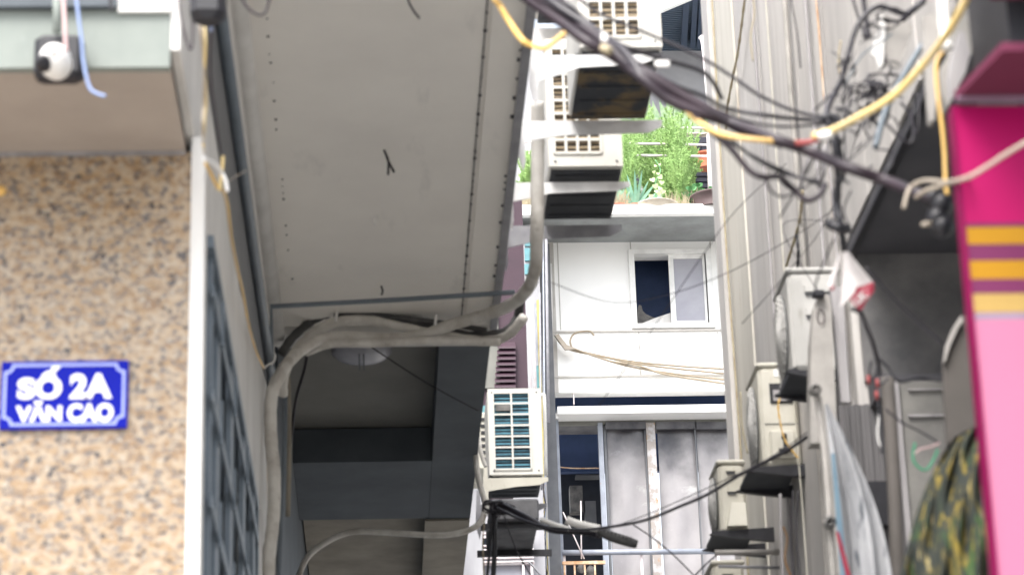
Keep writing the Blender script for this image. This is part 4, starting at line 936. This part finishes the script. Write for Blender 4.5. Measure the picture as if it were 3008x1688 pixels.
strand('cable', [(905,1010,12.6),(895,1080,12.6),(870,1170,12.6),(858,1260,12.6),(850,1340,12.6)], 9, 'black_cable', 'dark drooping cable left of the ceiling lamp', 'cable')
strand('cable', [(1085,1015,12.7),(1250,1122,12.7),(1405,1206,12.7)], 4, 'black_cable', 'thin dark wire slanting across the dark ceiling and beam', 'cable')
strand('wall_pipe', [(838,1100,12.3),(836,1300,12.3),(826,1520,12.3),(818,1720,12.3)], 14, 'pipe_blue', 'upright blue grey pipe beside the bent conduit', 'pipe', n=10)
strand('wall_pipe', [(846,1090,12.35),(850,1300,12.35),(846,1515,12.35)], 14, 'beam_brown', 'brownish upright pipe at the edge of the slate blue beam', 'pipe', n=10)

# ceiling bits
for (u, v, pts, m_, lab) in ((1128,440,[(0,0,0),(.012,-.01,-.02),(.02,-.02,-.05)],'black','forked black cable end poking down from the middle of the balcony ceiling'),):
    c_ = pZ(1128,442,5.998); T = thing('cable_end', lab, 'cable', c_)
    for e_ in ((.016,-.03,-.125),(.042,-.02,-.11)):
        MB().tube([c_, c_+Vector((.008,-.004,-.02)), c_+Vector((.018,-.01,-.055)), c_+Vector(e_)], .0055, n=6).build('core', m_, T)
c_ = pZ(1100,640,5.998); o = MB().tube([c_, c_+Vector((.001,0,-.035))], .005, n=8, spline=False).build('anchor', 'white_plastic'); tag(o, 'short white plastic anchor stub in the balcony ceiling', 'anchor')
c_ = pZ(1120,840,5.998); o = MB().tube([c_, c_+Vector((.006,-.01,-.03)), c_+Vector((.0,-.01,-.05))], .005, n=8).build('hook', 'black'); tag(o, 'small black hook above the thin blue grey pipe', 'hook')
strand('cable', [(1150,-130,8.35),(1188,-40,8.3),(1205,15,8.3),(1232,55,8.3)], 7, 'black_cable', 'loose dark cable end dangling over the balcony ceiling at the top', 'cable')
strand('cable', [(700,-20,6.6),(725,20,6.6),(755,43,6.6),(778,38,6.6),(790,0,6.6),(792,-30,6.6)], 8, 'violet_cable', 'u shaped cable loop at the top left of the balcony ceiling', 'cable')

# ================================================================== left wall cables
jb = thing('junction_box', 'black rounded junction box above the cables at the top left', 'box', pY(610,45,6.0))
x0, x1, z0, z1 = rectY(556, -60, 662, 46, 6.0); MB().rbox(x0, x1, 6.0, 6.08, z0, z1, .02).build('case', 'black', jb)
for u in (575, 600, 630): MB().tube([pY(u,40,6.04), pY(u,58,6.04)], px(12,6)/2, n=10, spline=False).build('gland', 'dirty_white', jb)
G = 'cables down the left side wall'
strand('cable', [(185,-20,6.15),(190,60,6.15),(193,135,6.15),(196,150,6.15)], 13, 'pink_cable', 'pale pink cable hanging in front of the security camera', 'cable', G)
strand('cable', [(222,-20,6.2),(232,60,6.2),(240,120,6.2),(245,180,6.2),(262,255,6.2),(285,275,6.2),(310,283,6.2)], 11, 'blue_cable', 'light blue cable curling beside the security camera', 'cable', G)
strand('cable', [(325,-10,6.3),(326,15,6.3),(330,32,6.3)], 14, 'black', 'stubby black cable end at the canopy fascia', 'cable', G)
strand('cable', [(524,-20,6.05),(532,60,6.05),(548,120,6.05),(560,145,6.05),(566,120,6.05),(566,50,6.05)], 8, 'violet_cable', 'dark thin loop left of the black junction box', 'cable', G)
strand('cable', [(585,40,6.3),(592,110,6.3),(600,200,6.4),(598,300,6.5),(596,360,6.5),(598,420,6.6),(600,450,6.6)], 9, 'cream_cable', 'cream cable dropping from the junction box', 'cable', G)
strand('cable', [(596,40,6.3),(604,120,6.3),(602,200,6.4),(606,300,6.6),(601,350,6.6),(597,430,6.6)], 8, 'pale_yellow', 'yellow cable dropping next to the cream cable', 'cable', G)
strand('cable', [(628,30,6.4),(618,150,6.5),(622,250,6.7),(636,350,7.0),(650,450,7.3)], 7, 'violet_cable', 'thin brown cable along the pale wall', 'cable', G)
strand('cable', [(626,-20,6.1),(622,40,6.1),(620,90,6.2)], 12, 'blue_cable', 'short pale blue cable over the black junction box', 'cable', G)
strand('cable', [(604,480,6.7),(620,510,6.8),(640,550,6.9),(655,560,7),(668,600,7.3),(680,700,7.7),(700,800,8.3),(712,850,8.8),(730,950,9.6),(752,1030,10.4),(775,1080,11)], 9, 'yellow_cable', 'long yellow cable running down the side wall to the conduits', 'cable', G)
strand('cable', [(598,468,6.6),(628,480,6.7),(650,505,6.8),(662,530,6.8),(668,562,6.8)], 12, 'white_plastic', 'white cable tied over the start of the yellow cable', 'cable', G)
strand('cable', [(655,460,6.9),(652,500,6.9),(645,560,6.9)], 11, 'pale_yellow', 'short yellow white sleeve beside the white tie', 'cable', G)
strand('cable', [(780,1240,12),(782,1400,12),(780,1520,12)], 7, 'yellow_cable', 'yellow cable stretch low on the wall behind the conduit', 'cable', G)
strand('cable', [(778,1030,11.5),(795,1032,11.5),(808,1042,11.5),(803,1062,11.5),(788,1070,11.5),(770,1085,11.5)], 7, 'white_plastic', 'small white looped tie at the end of the yellow cable', 'cable', G)
strand('cable', [(630,560,7),(690,520,7.2),(725,500,7.4)], 3, 'cream_cable', 'hair thin pale wire crossing the dark trunking', 'cable', G)

# ================================================================== MAIN OVERHEAD BUNDLE
G = 'overhead cables across the alley'
strand('cable', [(960,-560,6.9),(1280,-260,6.6000000000000005),(1480,-60,6.4),(1560,5,6.3),(1640,60,6.2),(1720,120,6.1),(1800,165,6.1),(1880,225,6.0),(1960,290,6.0),(2050,330,6.0),(2150,362,6.0),(2280,410,5.9),(2380,445,5.9),(2500,495,5.8),(2600,530,5.8),(2700,570,5.7),(2765,600,5.7)], 33, 'violet_cable', 'thick dark violet cable spanning the whole alley to the connector at the right', 'cable', G, n=12)
strand('cable', [(1000,-560,6.85),(1320,-260,6.55),(1520,-60,6.35),(1600,10,6.25),(1680,60,6.2),(1780,130,6.1),(1830,180,6.05),(1900,220,6.0),(2000,280,6.0),(2100,335,6.0),(2180,380,6.0),(2300,420,5.95)], 34, 'violet_cable', 'thickest strand of the overhead bundle, just above the long violet cable', 'cable', G, n=12)
strand('cable', [(1020,-560,6.8),(1340,-260,6.5),(1540,-60,6.3),(1640,20,6.2),(1740,85,6.15),(1830,150,6.05),(1880,215,6.0),(1915,262,6.0)], 27, 'black_cable', 'black strand that ends bulging at the tan cable joint', 'cable', G, n=10)
strand('cable', [(1040,-560,6.9),(1360,-260,6.6000000000000005),(1560,-60,6.4),(1660,10,6.3),(1720,60,6.3),(1800,120,6.2),(1870,150,6.2),(1960,178,6.3),(2050,205,6.4),(2090,235,6.5),(2120,290,6.6)], 15, 'black_cable', 'thinner black strand leaving the bundle towards the cream pilaster', 'cable', G)
strand('cable', [(1120,-560,7.0),(1440,-260,6.7),(1640,-60,6.5),(1700,-5,6.5),(1760,40,6.5),(1830,70,6.5),(1940,115,6.5),(2060,170,6.5),(2150,225,6.5),(2230,280,6.5),(2330,325,6.5),(2420,345,6.5)], 11, 'black_cable', 'thin black cable highest across the alley, passing the top air conditioner', 'cable', G)
strand('cable', [(1860,180,6.1),(1900,200,6.1),(1980,250,6.1),(2060,280,6.2),(2140,320,6.3),(2260,340,6.3),(2350,350,6.4),(2430,355,6.4)], 14, 'black_cable', 'black cable running into the coil mass beside the white splice', 'cable', G)
strand('cable', [(2000,300,6.0),(2060,360,6.0),(2110,405,6.0),(2150,440,6.0),(2200,500,6.0),(2240,520,6.0),(2290,520,6.05),(2330,555,6.1),(2370,588,6.1),(2410,570,6.1),(2425,540,6.1)], 18, 'violet_cable', 'violet cable drooping lowest into a loop before the clamp', 'cable', G, n=10)
strand('cable', [(2150,410,6.1),(2210,460,6.1),(2290,505,6.2),(2360,525,6.2),(2410,530,6.2)], 10, 'black_cable', 'thin black cable above the drooping loop', 'cable', G)
strand('cable', [(2245,520,6.05),(2265,560,6.05),(2300,578,6.05),(2330,565,6.05)], 8, 'black_cable', 'small black hanging loop left of the violet droop', 'cable', G)
strand('cable', [(1955,265,6.05),(1990,300,6.0),(2050,355,6.0),(2110,392,5.95),(2200,408,5.9),(2300,416,5.9),(2350,420,5.9)], 17, 'yellow_cable', 'orange yellow cable sagging under the bundle up to the red splice', 'cable', G, n=10)
strand('cable', [(2390,400,5.85),(2440,385,5.8),(2520,345,5.7),(2620,285,5.6),(2700,205,5.5),(2760,130,5.4),(2800,70,5.3),(2850,-30,5.2),(2960,-320,5.0),(3050,-600,4.9)], 24, 'pale_yellow', 'thick pale yellow cable rising from the red splice to the top right corner', 'cable', G, n=12)
strand('splice', [(2340,420,5.88),(2370,418,5.86),(2395,412,5.85),(2440,392,5.82)], 18, 'red_sleeve', 'red taped splice on the yellow cable', 'splice')
strand('splice', [(2405,402,5.8),(2430,398,5.8),(2445,392,5.8)], 26, 'white_plastic', 'white plastic splice sleeve on the yellow cable', 'splice')
strand('cable', [(1180,-560,6.9),(1370,-230,6.4),(1440,-30,6.2),(1470,20,6.2),(1500,70,6.2),(1535,118,6.15),(1565,135,6.15),(1600,142,6.1),(1625,125,6.1),(1660,98,6.1)], 17, 'yellow_cable', 'thick tan yellow cable curving under the bundle at the balcony edge', 'cable', G, n=12)
strand('splice', [(1770,140,6.05),(1792,152,6.03)], 28, 'dry', 'tan rubber joint on the overhead bundle', 'splice')
# white tags
for (u, v, a, b, lab) in ((1945,188,22,9,'small white tag on the overhead bundle near the upper grey wall'),(1775,110,10,14,'small white tag on the bundle beside the top air conditioner')):
    p = pY(u, v, 5.98); o = MB().rbox(p.x-px(a,6), p.x+px(a,6), 5.975, 5.985, p.z-px(b,6), p.z+px(b,6), .002).build('cable_tag', 'white_plastic'); tag(o, lab, 'tag')
# coil mass and downwards trunk
T = thing('cable_clamp', 'black clamp and tape wrapped bundle going down to the rolled banner', 'cable bundle', pY(2480,730,6.5))
for (pts, r_) in (([(2425,345,6.4),(2440,375,6.4),(2455,440,6.4),(2462,520,6.45),(2460,600,6.5),(2470,660,6.5),(2480,735,6.55)], 22), ([(2440,360,6.45),(2470,450,6.45),(2478,520,6.5),(2452,560,6.5),(2455,640,6.5)], 13), ([(2410,350,6.4),(2450,345,6.4),(2470,380,6.4)], 26)):
    MB().tube([pY(*q) for q in pts], px(r_,6.5)/2, n=9, wob=.12).build('strand', 'black', T)
MB().tube([pY(2435,655,6.45), pY(2460,668,6.43), pY(2490,672,6.45)], px(30,6.5)/2, n=9, wob=.15).build('tape_wrap', 'black', T)
MB().tube([pY(2455,525,6.4), pY(2480,530,6.4), pY(2495,540,6.4)], px(7,6.4)/2, n=6).build('tie', 'black', T)
strand('cable', [(2500,905,6.6),(2530,920,6.6),(2545,960,6.7),(2562,1000,6.8),(2578,1060,6.9),(2585,1100,7)], 14, 'black_cable', 'thick black cable hanging from the banner down to the tangle', 'cable')
strand('cable', [(2545,785,6.7),(2600,850,6.7),(2680,930,6.7),(2770,1010,6.7)], 7, 'black_cable', 'black cable slanting from the banner across the dark underside', 'cable')
random.seed(33)
Gw = 'loose cables over the stained wall'
for k, (pts, wd, lab) in enumerate((([(2110,395,6.0),(2200,452,6.1),(2300,500,6.2),(2385,535,6.3),(2430,545,6.4)],9,'dark cable just above the violet droop, ending at the clamp'),
  ([(2060,300,6.2),(2180,352,6.2),(2300,372,6.3),(2440,362,6.4)],9,'dark cable under the highest thin ones, crossing the ribbed conduit'),
  ([(2430,380,6.5),(2395,460,6.6),(2350,540,6.7),(2290,640,6.8)],6,'thin dark cable fanning left below the clamp'),
  ([(2440,400,6.5),(2420,470,6.6),(2380,540,6.7),(2330,560,6.8),(2290,530,6.8)],5,'thin looping cable left of the clamp'),
  ([(2400,420,6.5),(2370,480,6.5),(2345,560,6.6)],13,'short pale grey hose hanging left of the clamp'),
  ([(2425,430,6.5),(2420,500,6.5),(2405,550,6.6)],15,'short pale blue grey hose hanging beside the clamp'),
  ([(2320,-20,8.2),(2340,90,8.2),(2352,200,8.2)],5,'thin dark cable dropping from the top over the stained wall'),
  ([(2470,120,7.5),(2463,180,7.5),(2470,230,7.5)],6,'short brown wire end on the stained wall'),
  ([(2210,-20,9),(2216,40,9),(2205,110,9),(2212,180,9)],5,'thin dark wire near the frayed brown rope'),
  ([(2480,480,6.5),(2540,430,6.5),(2555,400,6.5)],6,'thin cable tied to the slate cable by the dark underside'),
  ([(2500,560,6.5),(2478,620,6.5),(2500,680,6.5),(2490,730,6.5)],6,'thin cable curling down beside the tape wrapping'),
  ([(2450,700,6.6),(2400,820,6.8),(2396,850,6.9)],6,'dark strap from the banner to the beige post'))):
    m_ = 'panel_grey' if 'hose' in lab else ('dry' if 'brown' in lab else 'black_cable')
    strand('cable', pts, wd, m_, lab, 'cable', Gw)
# coil mess at the top right
G2 = 'tangled black cables near the top right'
random.seed(21)
labs = ['widest black coil above the white sheet','flat black coil just under the widest one','black coil leaning left of the white sheet','tight black coil over the shredded ends','open black ring hanging right of the white sheet','loose black coil below the tight one','small black coil at the crossing wires','narrow black coil against the boards','lowest black coil before the yellow cable']
for i, (cx, cy, a, b) in enumerate(((2620,45,42,20),(2600,70,40,14),(2560,95,26,20),(2590,235,46,18),(2690,330,10,60),(2560,260,40,22),(2545,285,30,34),(2585,330,24,40),(2560,375,20,30))):
    pts = []; n = 14; ph = random.uniform(0, 6)
    for k in range(n+4):
        t = 2*math.pi*k/n+ph; f = 1+.12*math.sin(k*1.7+i); pts.append((cx+a*f*math.cos(t), cy+b*f*math.sin(t), 6.7+.06*math.sin(t+i)))
    strand('cable_coil', pts, 6, 'black_cable', labs[i], 'cable coil', G2, steps=4)
strand('cable', [(2500,-20,7),(2515,30,7),(2530,75,7),(2545,120,7)], 8, 'black_cable', 'black cable coming down left of the coils', 'cable', G2)
strand('cable', [(2535,-20,6.9),(2545,60,6.9),(2552,110,6.9)], 16, 'black_cable', 'double thick black cable behind the crossing', 'cable', G2)
strand('cable', [(2720,-10,6.8),(2660,40,6.8),(2580,20,6.8),(2520,75,6.8),(2490,170,6.8),(2470,240,6.8),(2440,300,6.7),(2425,345,6.5)], 17, 'black_cable', 'black cable swooping from the top corner to the clamp', 'cable', G2)
strand('cable', [(2715,5,6.7),(2690,25,6.7),(2650,60,6.75)], 18, 'black_cable', 'thick blue black cable stub over the widest coil', 'cable', G2)
strand('cable', [(2480,255,6.8),(2530,165,6.8),(2580,130,6.8),(2620,100,6.8)], 6, 'pipe_blue', 'bluish thin cable crossing diagonally', 'cable', G2)
strand('cable', [(2540,260,6.8),(2500,250,6.8),(2470,300,6.8)], 5, 'black_cable', 'thin wire tied beside the long swooping cable', 'cable', G2)
strand('cable', [(2480,380,6.7),(2500,300,6.7),(2560,285,6.7),(2600,275,6.7)], 6, 'black_cable', 'thin wire bowed over the boards below the tight coil', 'cable', G2)
strand('cable', [(2478,240,7.1),(2482,420,7.1),(2486,470,7.1)], 5, 'black_cable', 'straight thin wire down past the yellow cable', 'cable', G2)
strand('cable', [(2712,130,6.4),(2680,180,6.4),(2640,250,6.4),(2600,330,6.4),(2575,420,6.4),(2570,430,6.4)], 20, 'pipe_blue', 'thick slate cable from behind the torn sheet down to the wall edge', 'cable', G2)
strand('cable', [(2645,300,6.3),(2675,340,6.3),(2684,390,6.3),(2672,420,6.3),(2640,400,6.3),(2602,362,6.3)], 9, 'black_cable', 'black cable loop against the dark underside', 'cable', G2)
strand('cable', [(2570,440,6.35),(2600,440,6.35),(2622,450,6.35),(2620,480,6.35),(2604,500,6.35)], 6, 'black_cable', 'small squared black wire hook at the edge of the dark underside', 'cable', G2)
for i in range(22):
    u, v = random.uniform(2540,2620), random.uniform(215,300)
    pass
mb = MB()
for i in range(95):
    u, v = (random.gauss(2575,26), random.gauss(270,42)) if i < 50 else (random.gauss(2505,32), random.gauss(330,110)); L_ = random.uniform(20,60); a = random.uniform(0, 6.28)
    mb.tube([pY(u, v, 6.75), pY(u+L_*.5*math.cos(a)+6, v+L_*.5*math.sin(a), 6.72), pY(u+L_*math.cos(a), v+L_*math.sin(a)+8, 6.78)], px(random.uniform(3,7),6.7)/2, n=5, steps=4)
o = mb.build('wire_tangle', 'black_cable', label='matted tangle of cut black wires below the coils', kind='stuff')
# torn white sheet, grey duct
T = thing('white_sheet', 'torn white plastic sheet with a whiter fold among the coils', 'sheet', pY(2580,200,6.85))
P = [pY(u, v, 6.85) for u, v in ((2590,42),(2672,60),(2680,90),(2640,200),(2605,190),(2584,205),(2572,165),(2558,158),(2566,112),(2578,100))]
fixn(MB().prism(P, (0,.01,0)).build('sheet', 'dirty_white', T))
P = [pY(u, v, 6.84) for u, v in ((2590,42),(2604,60),(2598,120),(2594,200),(2582,203),(2572,168),(2558,158),(2566,112),(2578,100))]
fixn(MB().prism(P, (0,.008,0)).build('white_fold', 'white_plastic', T))  # whiter piece laid over the left part of the sheet
T = thing('metal_duct', 'crumpled pale metal flashing hanging beside the pink sign', 'duct', pY(2760,350,5.9))
mb = MB(); mb.tube([pY(2770,-30,5.5), pY(2775,60,5.5), pY(2783,145,5.5)], px(40,5.5)/2, n=14, wob=.06); mb.build('white_tube', 'white_plastic', T)
P = [(2830,-40),(2960,-40),(2945,20),(2900,90),(2850,160),(2838,210),(2800,290),(2782,312),(2770,280),(2762,200),(2790,150),(2810,60)]
fixn(MB().prism([pY(u, v, 5.75) for u, v in P], (0,.05,0)).build('flashing', 'dirty_white', T))
P = [(2835,100),(2850,160),(2838,210),(2800,280),(2792,220),(2800,160),(2820,90)]
fixn(MB().prism([pY(u, v, 5.68) for u, v in P], (0,.05,0)).build('fold', 'panel_grey', T))
P = [(2712,45),(2760,40),(2755,180),(2750,300),(2745,355),(2734,352),(2726,240)]
fixn(MB().prism([pY(u, v, 5.9) for u, v in P], (0,.04,0)).build('strip', 'dirty_white', T))
# right dark edge behind sign
strand('cable', [(2790,140,5.6),(2760,165,5.6),(2750,200,5.6),(2755,280,5.6),(2766,360,5.6),(2774,440,5.6),(2778,540,5.6),(2784,570,5.6)], 13, 'yellow_cable', 'mustard cable dropping down beside the pink sign', 'cable')
# connector at right
T = thing('cable_connector', 'black lumpy cable connector with cream leads left of the pink sign', 'connector', pY(2770,690,5.7))
for (u, v, r_) in ((2740,580,26),(2765,600,30),(2752,640,26),(2768,665,28)):
    p = pY(u, v, 5.7); r_ = px(r_, 5.7)/2*2.6; MB().lathe(p, [(.001,-r_),(r_*.7,-r_*.7),(r_,0),(r_*.7,r_*.7),(.001,r_)], n=12).build('lump', 'black', T)
MB().tube([pY(2708,660,5.68), pY(2735,656,5.68)], px(15,5.7)/2, n=10, spline=False).build('cap', 'cream_cable', T)
strand('cable', [(3700,60,4.6),(3300,275,4.7),(3040,405,4.8),(2960,450,4.85),(2890,495,4.9),(2840,522,4.94),(2780,535,5.1),(2720,530,5.5),(2680,545,5.6),(2665,570,5.6),(2655,612,5.6)], 13, 'cream_cable', 'cream cable crossing the pink sign and ending in a bent tip', 'cable', n=10)
strand('cable', [(2850,520,4.96),(2815,528,5.1),(2770,545,5.5),(2720,560,5.6),(2690,580,5.65)], 13, 'cream_cable', 'second cream lead below the first joining the black connector', 'cable', n=10)

# tangle around lower right (red bits)
T = thing('cable_tangle', 'cluster of black cables with red tape hanging at the dark lintel', 'cable bundle', pY(2575,1200,7.2))
for pts in ([(2575,1080,7.2),(2570,1120,7.2),(2580,1180,7.2),(2590,1250,7.2),(2592,1330,7.2)], [(2560,1060,7.2),(2555,1100,7.2),(2580,1130,7.2),(2610,1110,7.2)], [(2580,1050,7.2),(2610,1080,7.2),(2640,1120,7.2),(2700,1110,7.3),(2765,1118,7.3)]):
    MB().tube([pY(*q) for q in pts], px(9,7.2)/2, n=7).build('strand', 'black', T)
for (u, v) in ((2550,1115),(2576,1125),(2574,1160)): MB().tube([pY(u,v-12,7.15), pY(u+3,v+12,7.15)], px(11,7.2)/2, n=8, spline=False).build('tape', 'red_sleeve', T)
strand('cable', [(2600,1200,7.3),(2650,1240,7.3),(2700,1265,7.3),(2760,1300,7.3)], 6, 'black_cable', 'thin dark cable across the pale door leaf', 'cable')
strand('cable', [(2585,1200,7.3),(2578,1270,7.3),(2586,1310,7.3)], 5, 'white_plastic', 'short glinting white wire in front of the ribbed panel', 'cable')
strand('post', [(2606,1110,8.2),(2625,1400,8.2),(2640,1800,8.2)], 40, 'board_taupe', 'dark grey upright post left of the pale door leaf', 'post', n=10)

# ================================================================== LOWER CABLE across the picture + joint box
strand('cable', [(1460,1490,12.5),(1520,1520,12.3),(1600,1545,12),(1700,1555,11.6),(1800,1545,11),(1900,1525,10.6),(2000,1485,10.2),(2080,1450,10),(2180,1390,9.6),(2280,1340,9.4),(2360,1290,9.2),(2400,1255,9.1)], 9, 'black_cable', 'long black cable sagging low across the alley to the folded awning', 'cable', n=8)
strand('cable', [(1470,1480,12.6),(1540,1515,12.4),(1620,1555,12.3),(1700,1560,12.2),(1760,1570,12.1)], 18, 'black_cable', 'thick glossy cable feeding the long joint case', 'cable', n=10)
strand('cable', [(1760,1560,10.9),(1900,1510,10.9),(2060,1440,10.5),(2250,1350,10),(2380,1262,9.6)], 3, 'black_cable', 'hair thin wire running close to the long sagging cable', 'cable')
strand('cable', [(1860,1540,12),(1920,1580,12),(1980,1630,12),(2040,1690,12)], 4, 'black_cable', 'thin wire falling right of the joint case', 'cable')
strand('cable', [(2130,1610,12.2),(2080,1650,12.2),(2040,1690,12.2)], 5, 'black_cable', 'thin dark wire below the yellowed air conditioner', 'cable')
T = thing('joint_case', 'grey green comb edged cable joint case hanging over the white house front', 'cable joint', pY(1800,1590,12))
MB().tube([pY(1758,1555,12), pY(1790,1572,12), pY(1840,1588,12), pY(1872,1598,12)], lambda t: px(30,12)/2*(1-.25*abs(2*t-1)**3), n=12).build('case', 'conduit_dark', T)
for k in range(8):
    u = 1775+k*11; MB().tube([pY(u,1568+k*3.6-6,11.97), pY(u+1,1568+k*3.6-17,11.97)], px(3,12)/2, n=5, spline=False).build('tooth', 'black', T)
strand('splice', [(1590,1525,12.2),(1630,1540,12.15),(1672,1552,12.1)], 15, 'white_plastic', 'long pale sleeve on the thick glossy cable', 'splice')
strand('splice', [(1664,1525,12.1),(1690,1535,12.1),(1730,1545,12.1),(1762,1552,12.1)], 24, 'white_plastic', 'fat pale wrapped sleeve above the joint case', 'splice')
# hanging bunch under D
T = thing('cable_tangle', 'knot of black cables with long tails under the teal finned air conditioner', 'cable bundle', pY(1455,1500,12.6))
random.seed(5)
for k in range(10):
    a = random.uniform(0, 6.28); u, v = 1460+random.uniform(-22,22), 1490+random.uniform(-12,14); pts = [(u+random.uniform(14,34)*math.cos(a+t*1.3), v+random.uniform(8,20)*math.sin(a+t*1.3), 12.6+random.uniform(-.04,.04)) for t in range(6)]
    MB().tube([pY(*q) for q in pts], px(random.uniform(4,8),12.6)/2, n=6).build('loop', 'black_cable', T)
for (pts, r_) in (([(1448,1500,12.6),(1440,1600,12.6),(1430,1700,12.6)],9),([(1455,1500,12.6),(1452,1600,12.6),(1447,1700,12.6)],12),([(1450,1490,12.6),(1457,1580,12.6),(1452,1700,12.6)],8)):
    MB().tube([pY(*q) for q in pts], px(r_,12.6)/2, n=7).build('tail', 'black', T)
MB().tube([pY(1425,1510,12.6), pY(1419,1580,12.6), pY(1420,1650,12.6), pY(1424,1700,12.6)], px(5,12.6)/2, n=6).build('tail', 'dry', T, label='tan cable tail')
strand('cable', [(1480,1510,12.8),(1500,1570,12.8),(1520,1620,12.8),(1560,1690,12.8)], 4, 'black_cable', 'thin wire slanting down from the knot', 'cable')
strand('rod', [(1552,1648,20),(1572,1668,20),(1590,1690,20)], 7, 'bracket_grey', 'short dark rod tilted in front of the low rails', 'rod')
random.seed(9)
T = thing('hanging_wires', 'tangled thin black wires hanging down the pipes left of the white house', 'wires', pY(1590,1688,28.5))
for k in range(5):
    pts = [(1592+k*2+random.uniform(-4,4)+(12*math.sin(j*1.1+k) if j > 6 else 0), 1400+j*28, 28.5) for j in range(13)]
    MB().tube([pY(*q) for q in pts], px(2.4,28.5)/2, n=5, steps=4).build('wire', 'black_cable', T)
# thin wires across right wall and white house
G3 = 'thin wires crossing in front of the stained wall'
for (pts, lab) in (([(2310,480,9.2),(2160,620,9.3),(2050,770,9.4),(1900,990,9.5),(1760,1190,9.6)],'hair thin wire slanting far down across the white house'),
   ([(2470,600,9),(2340,690,9.2),(2160,790,9.4),(1980,860,9.6),(1800,888,9.8),(1620,830,10)],'thin wire curving across the open window'),
   ([(2450,650,9.1),(2300,660,9.2),(2380,820,9.2),(2410,856,9)],'thin bent wire reaching the clip of the beige post'),
   ([(2560,260,8),(2440,620,9),(2330,780,9.2),(2180,950,9.4)],'hair thin wire steeply across the stained wall')):
    strand('wire', pts, 2.6, 'black_cable', lab, 'wire', G3, n=5)
# wires draped on white house
G4 = 'pale cables draped on the white house'
for i, (pts, lab) in enumerate((([(1630,985,29.9),(1660,1020,29.9),(1720,1035,29.9),(1850,1060,29.9),(2000,1075,29.9),(2160,1085,29.9)],'uppermost pale cable draped on the white house'),
   ([(1640,1000,29.9),(1680,1028,29.9),(1760,1045,29.9),(1900,1072,29.9),(2160,1100,29.9)],'second pale cable draped on the white house, close under the uppermost'),
   ([(1650,1010,29.88),(1760,1050,29.88),(1860,1078,29.88),(2000,1100,29.88),(2160,1118,29.88)],'third pale cable from the top draped on the white house'),
   ([(1790,1060,29.86),(1880,1075,29.86),(1960,1100,29.86),(2160,1130,29.86)],'lowest pale cable draped on the white house'),
   ([(1682,1030,29.9),(1675,1000,29.9),(1690,978,29.9),(1730,972,29.9),(1745,985,29.9)],'pale cable looping up over the panel joint'))):
    strand('cable', pts, 6, 'house_cable', lab, 'cable', G4, n=6)
T = thing('bent_trim', 'bent pale metal trim peeling at the left of the white house', 'trim', pY(1650,1020,29.8))
MB().prism([pY(1630,985,29.8), pY(1640,980,29.8), pY(1665,1012,29.8), pY(1690,1016,29.8), pY(1700,1040,29.8), pY(1660,1026,29.8)], (0,.04,0)); m_ = MB().prism([pY(1630,985,29.8), pY(1640,980,29.8), pY(1665,1012,29.8), pY(1690,1022,29.8), pY(1660,1026,29.8)], (0,.04,0)); fixn(m_.build('strip', 'cream_cable', T))
# yellow twisted wires on right
strand('cable', [(2295,1160,10.9),(2286,1190,10.9),(2292,1240,10.9),(2305,1290,10.9),(2325,1320,10.9),(2345,1345,10.9)], 6, 'yellow_cable', 'thin twisted yellow wire over the air conditioner with the open hatch', 'cable', wob=.3)
strand('cable', [(2175,1150,11.1),(2180,1250,11.1),(2196,1330,11.1)], 5, 'dry', 'brown wire down the left side of the air conditioner with the open hatch', 'cable')
for (u, lab) in ((2330,'left of two thin dark cables low on the stained wall'),(2345,'right of two thin dark cables low on the stained wall')):
    strand('cable', [(u,1440,9.9),(u-6,1560,9.9),(u+4,1700,9.9)], 5, 'black_cable', lab, 'cable', 'low wall cables')
o = strand('pipe', [(2292,1450,10.9),(2294,1560,10.9),(2300,1700,10.9)], 9, 'panel_grey', 'slim grey pipe under the dark rack on the stained wall', 'pipe')
# amber coloured lamp at left edge, no emission
o = MB().lathe(pY(2,560,6.9), [(.002,-.02),(.012,-.014),(.016,0),(.012,.014),(.002,.02)], n=14, axis='y').build('wall_lamp', 'gold_lamp'); tag(o, 'tiny warm amber lamp at the left edge of the granite wall', 'lamp')
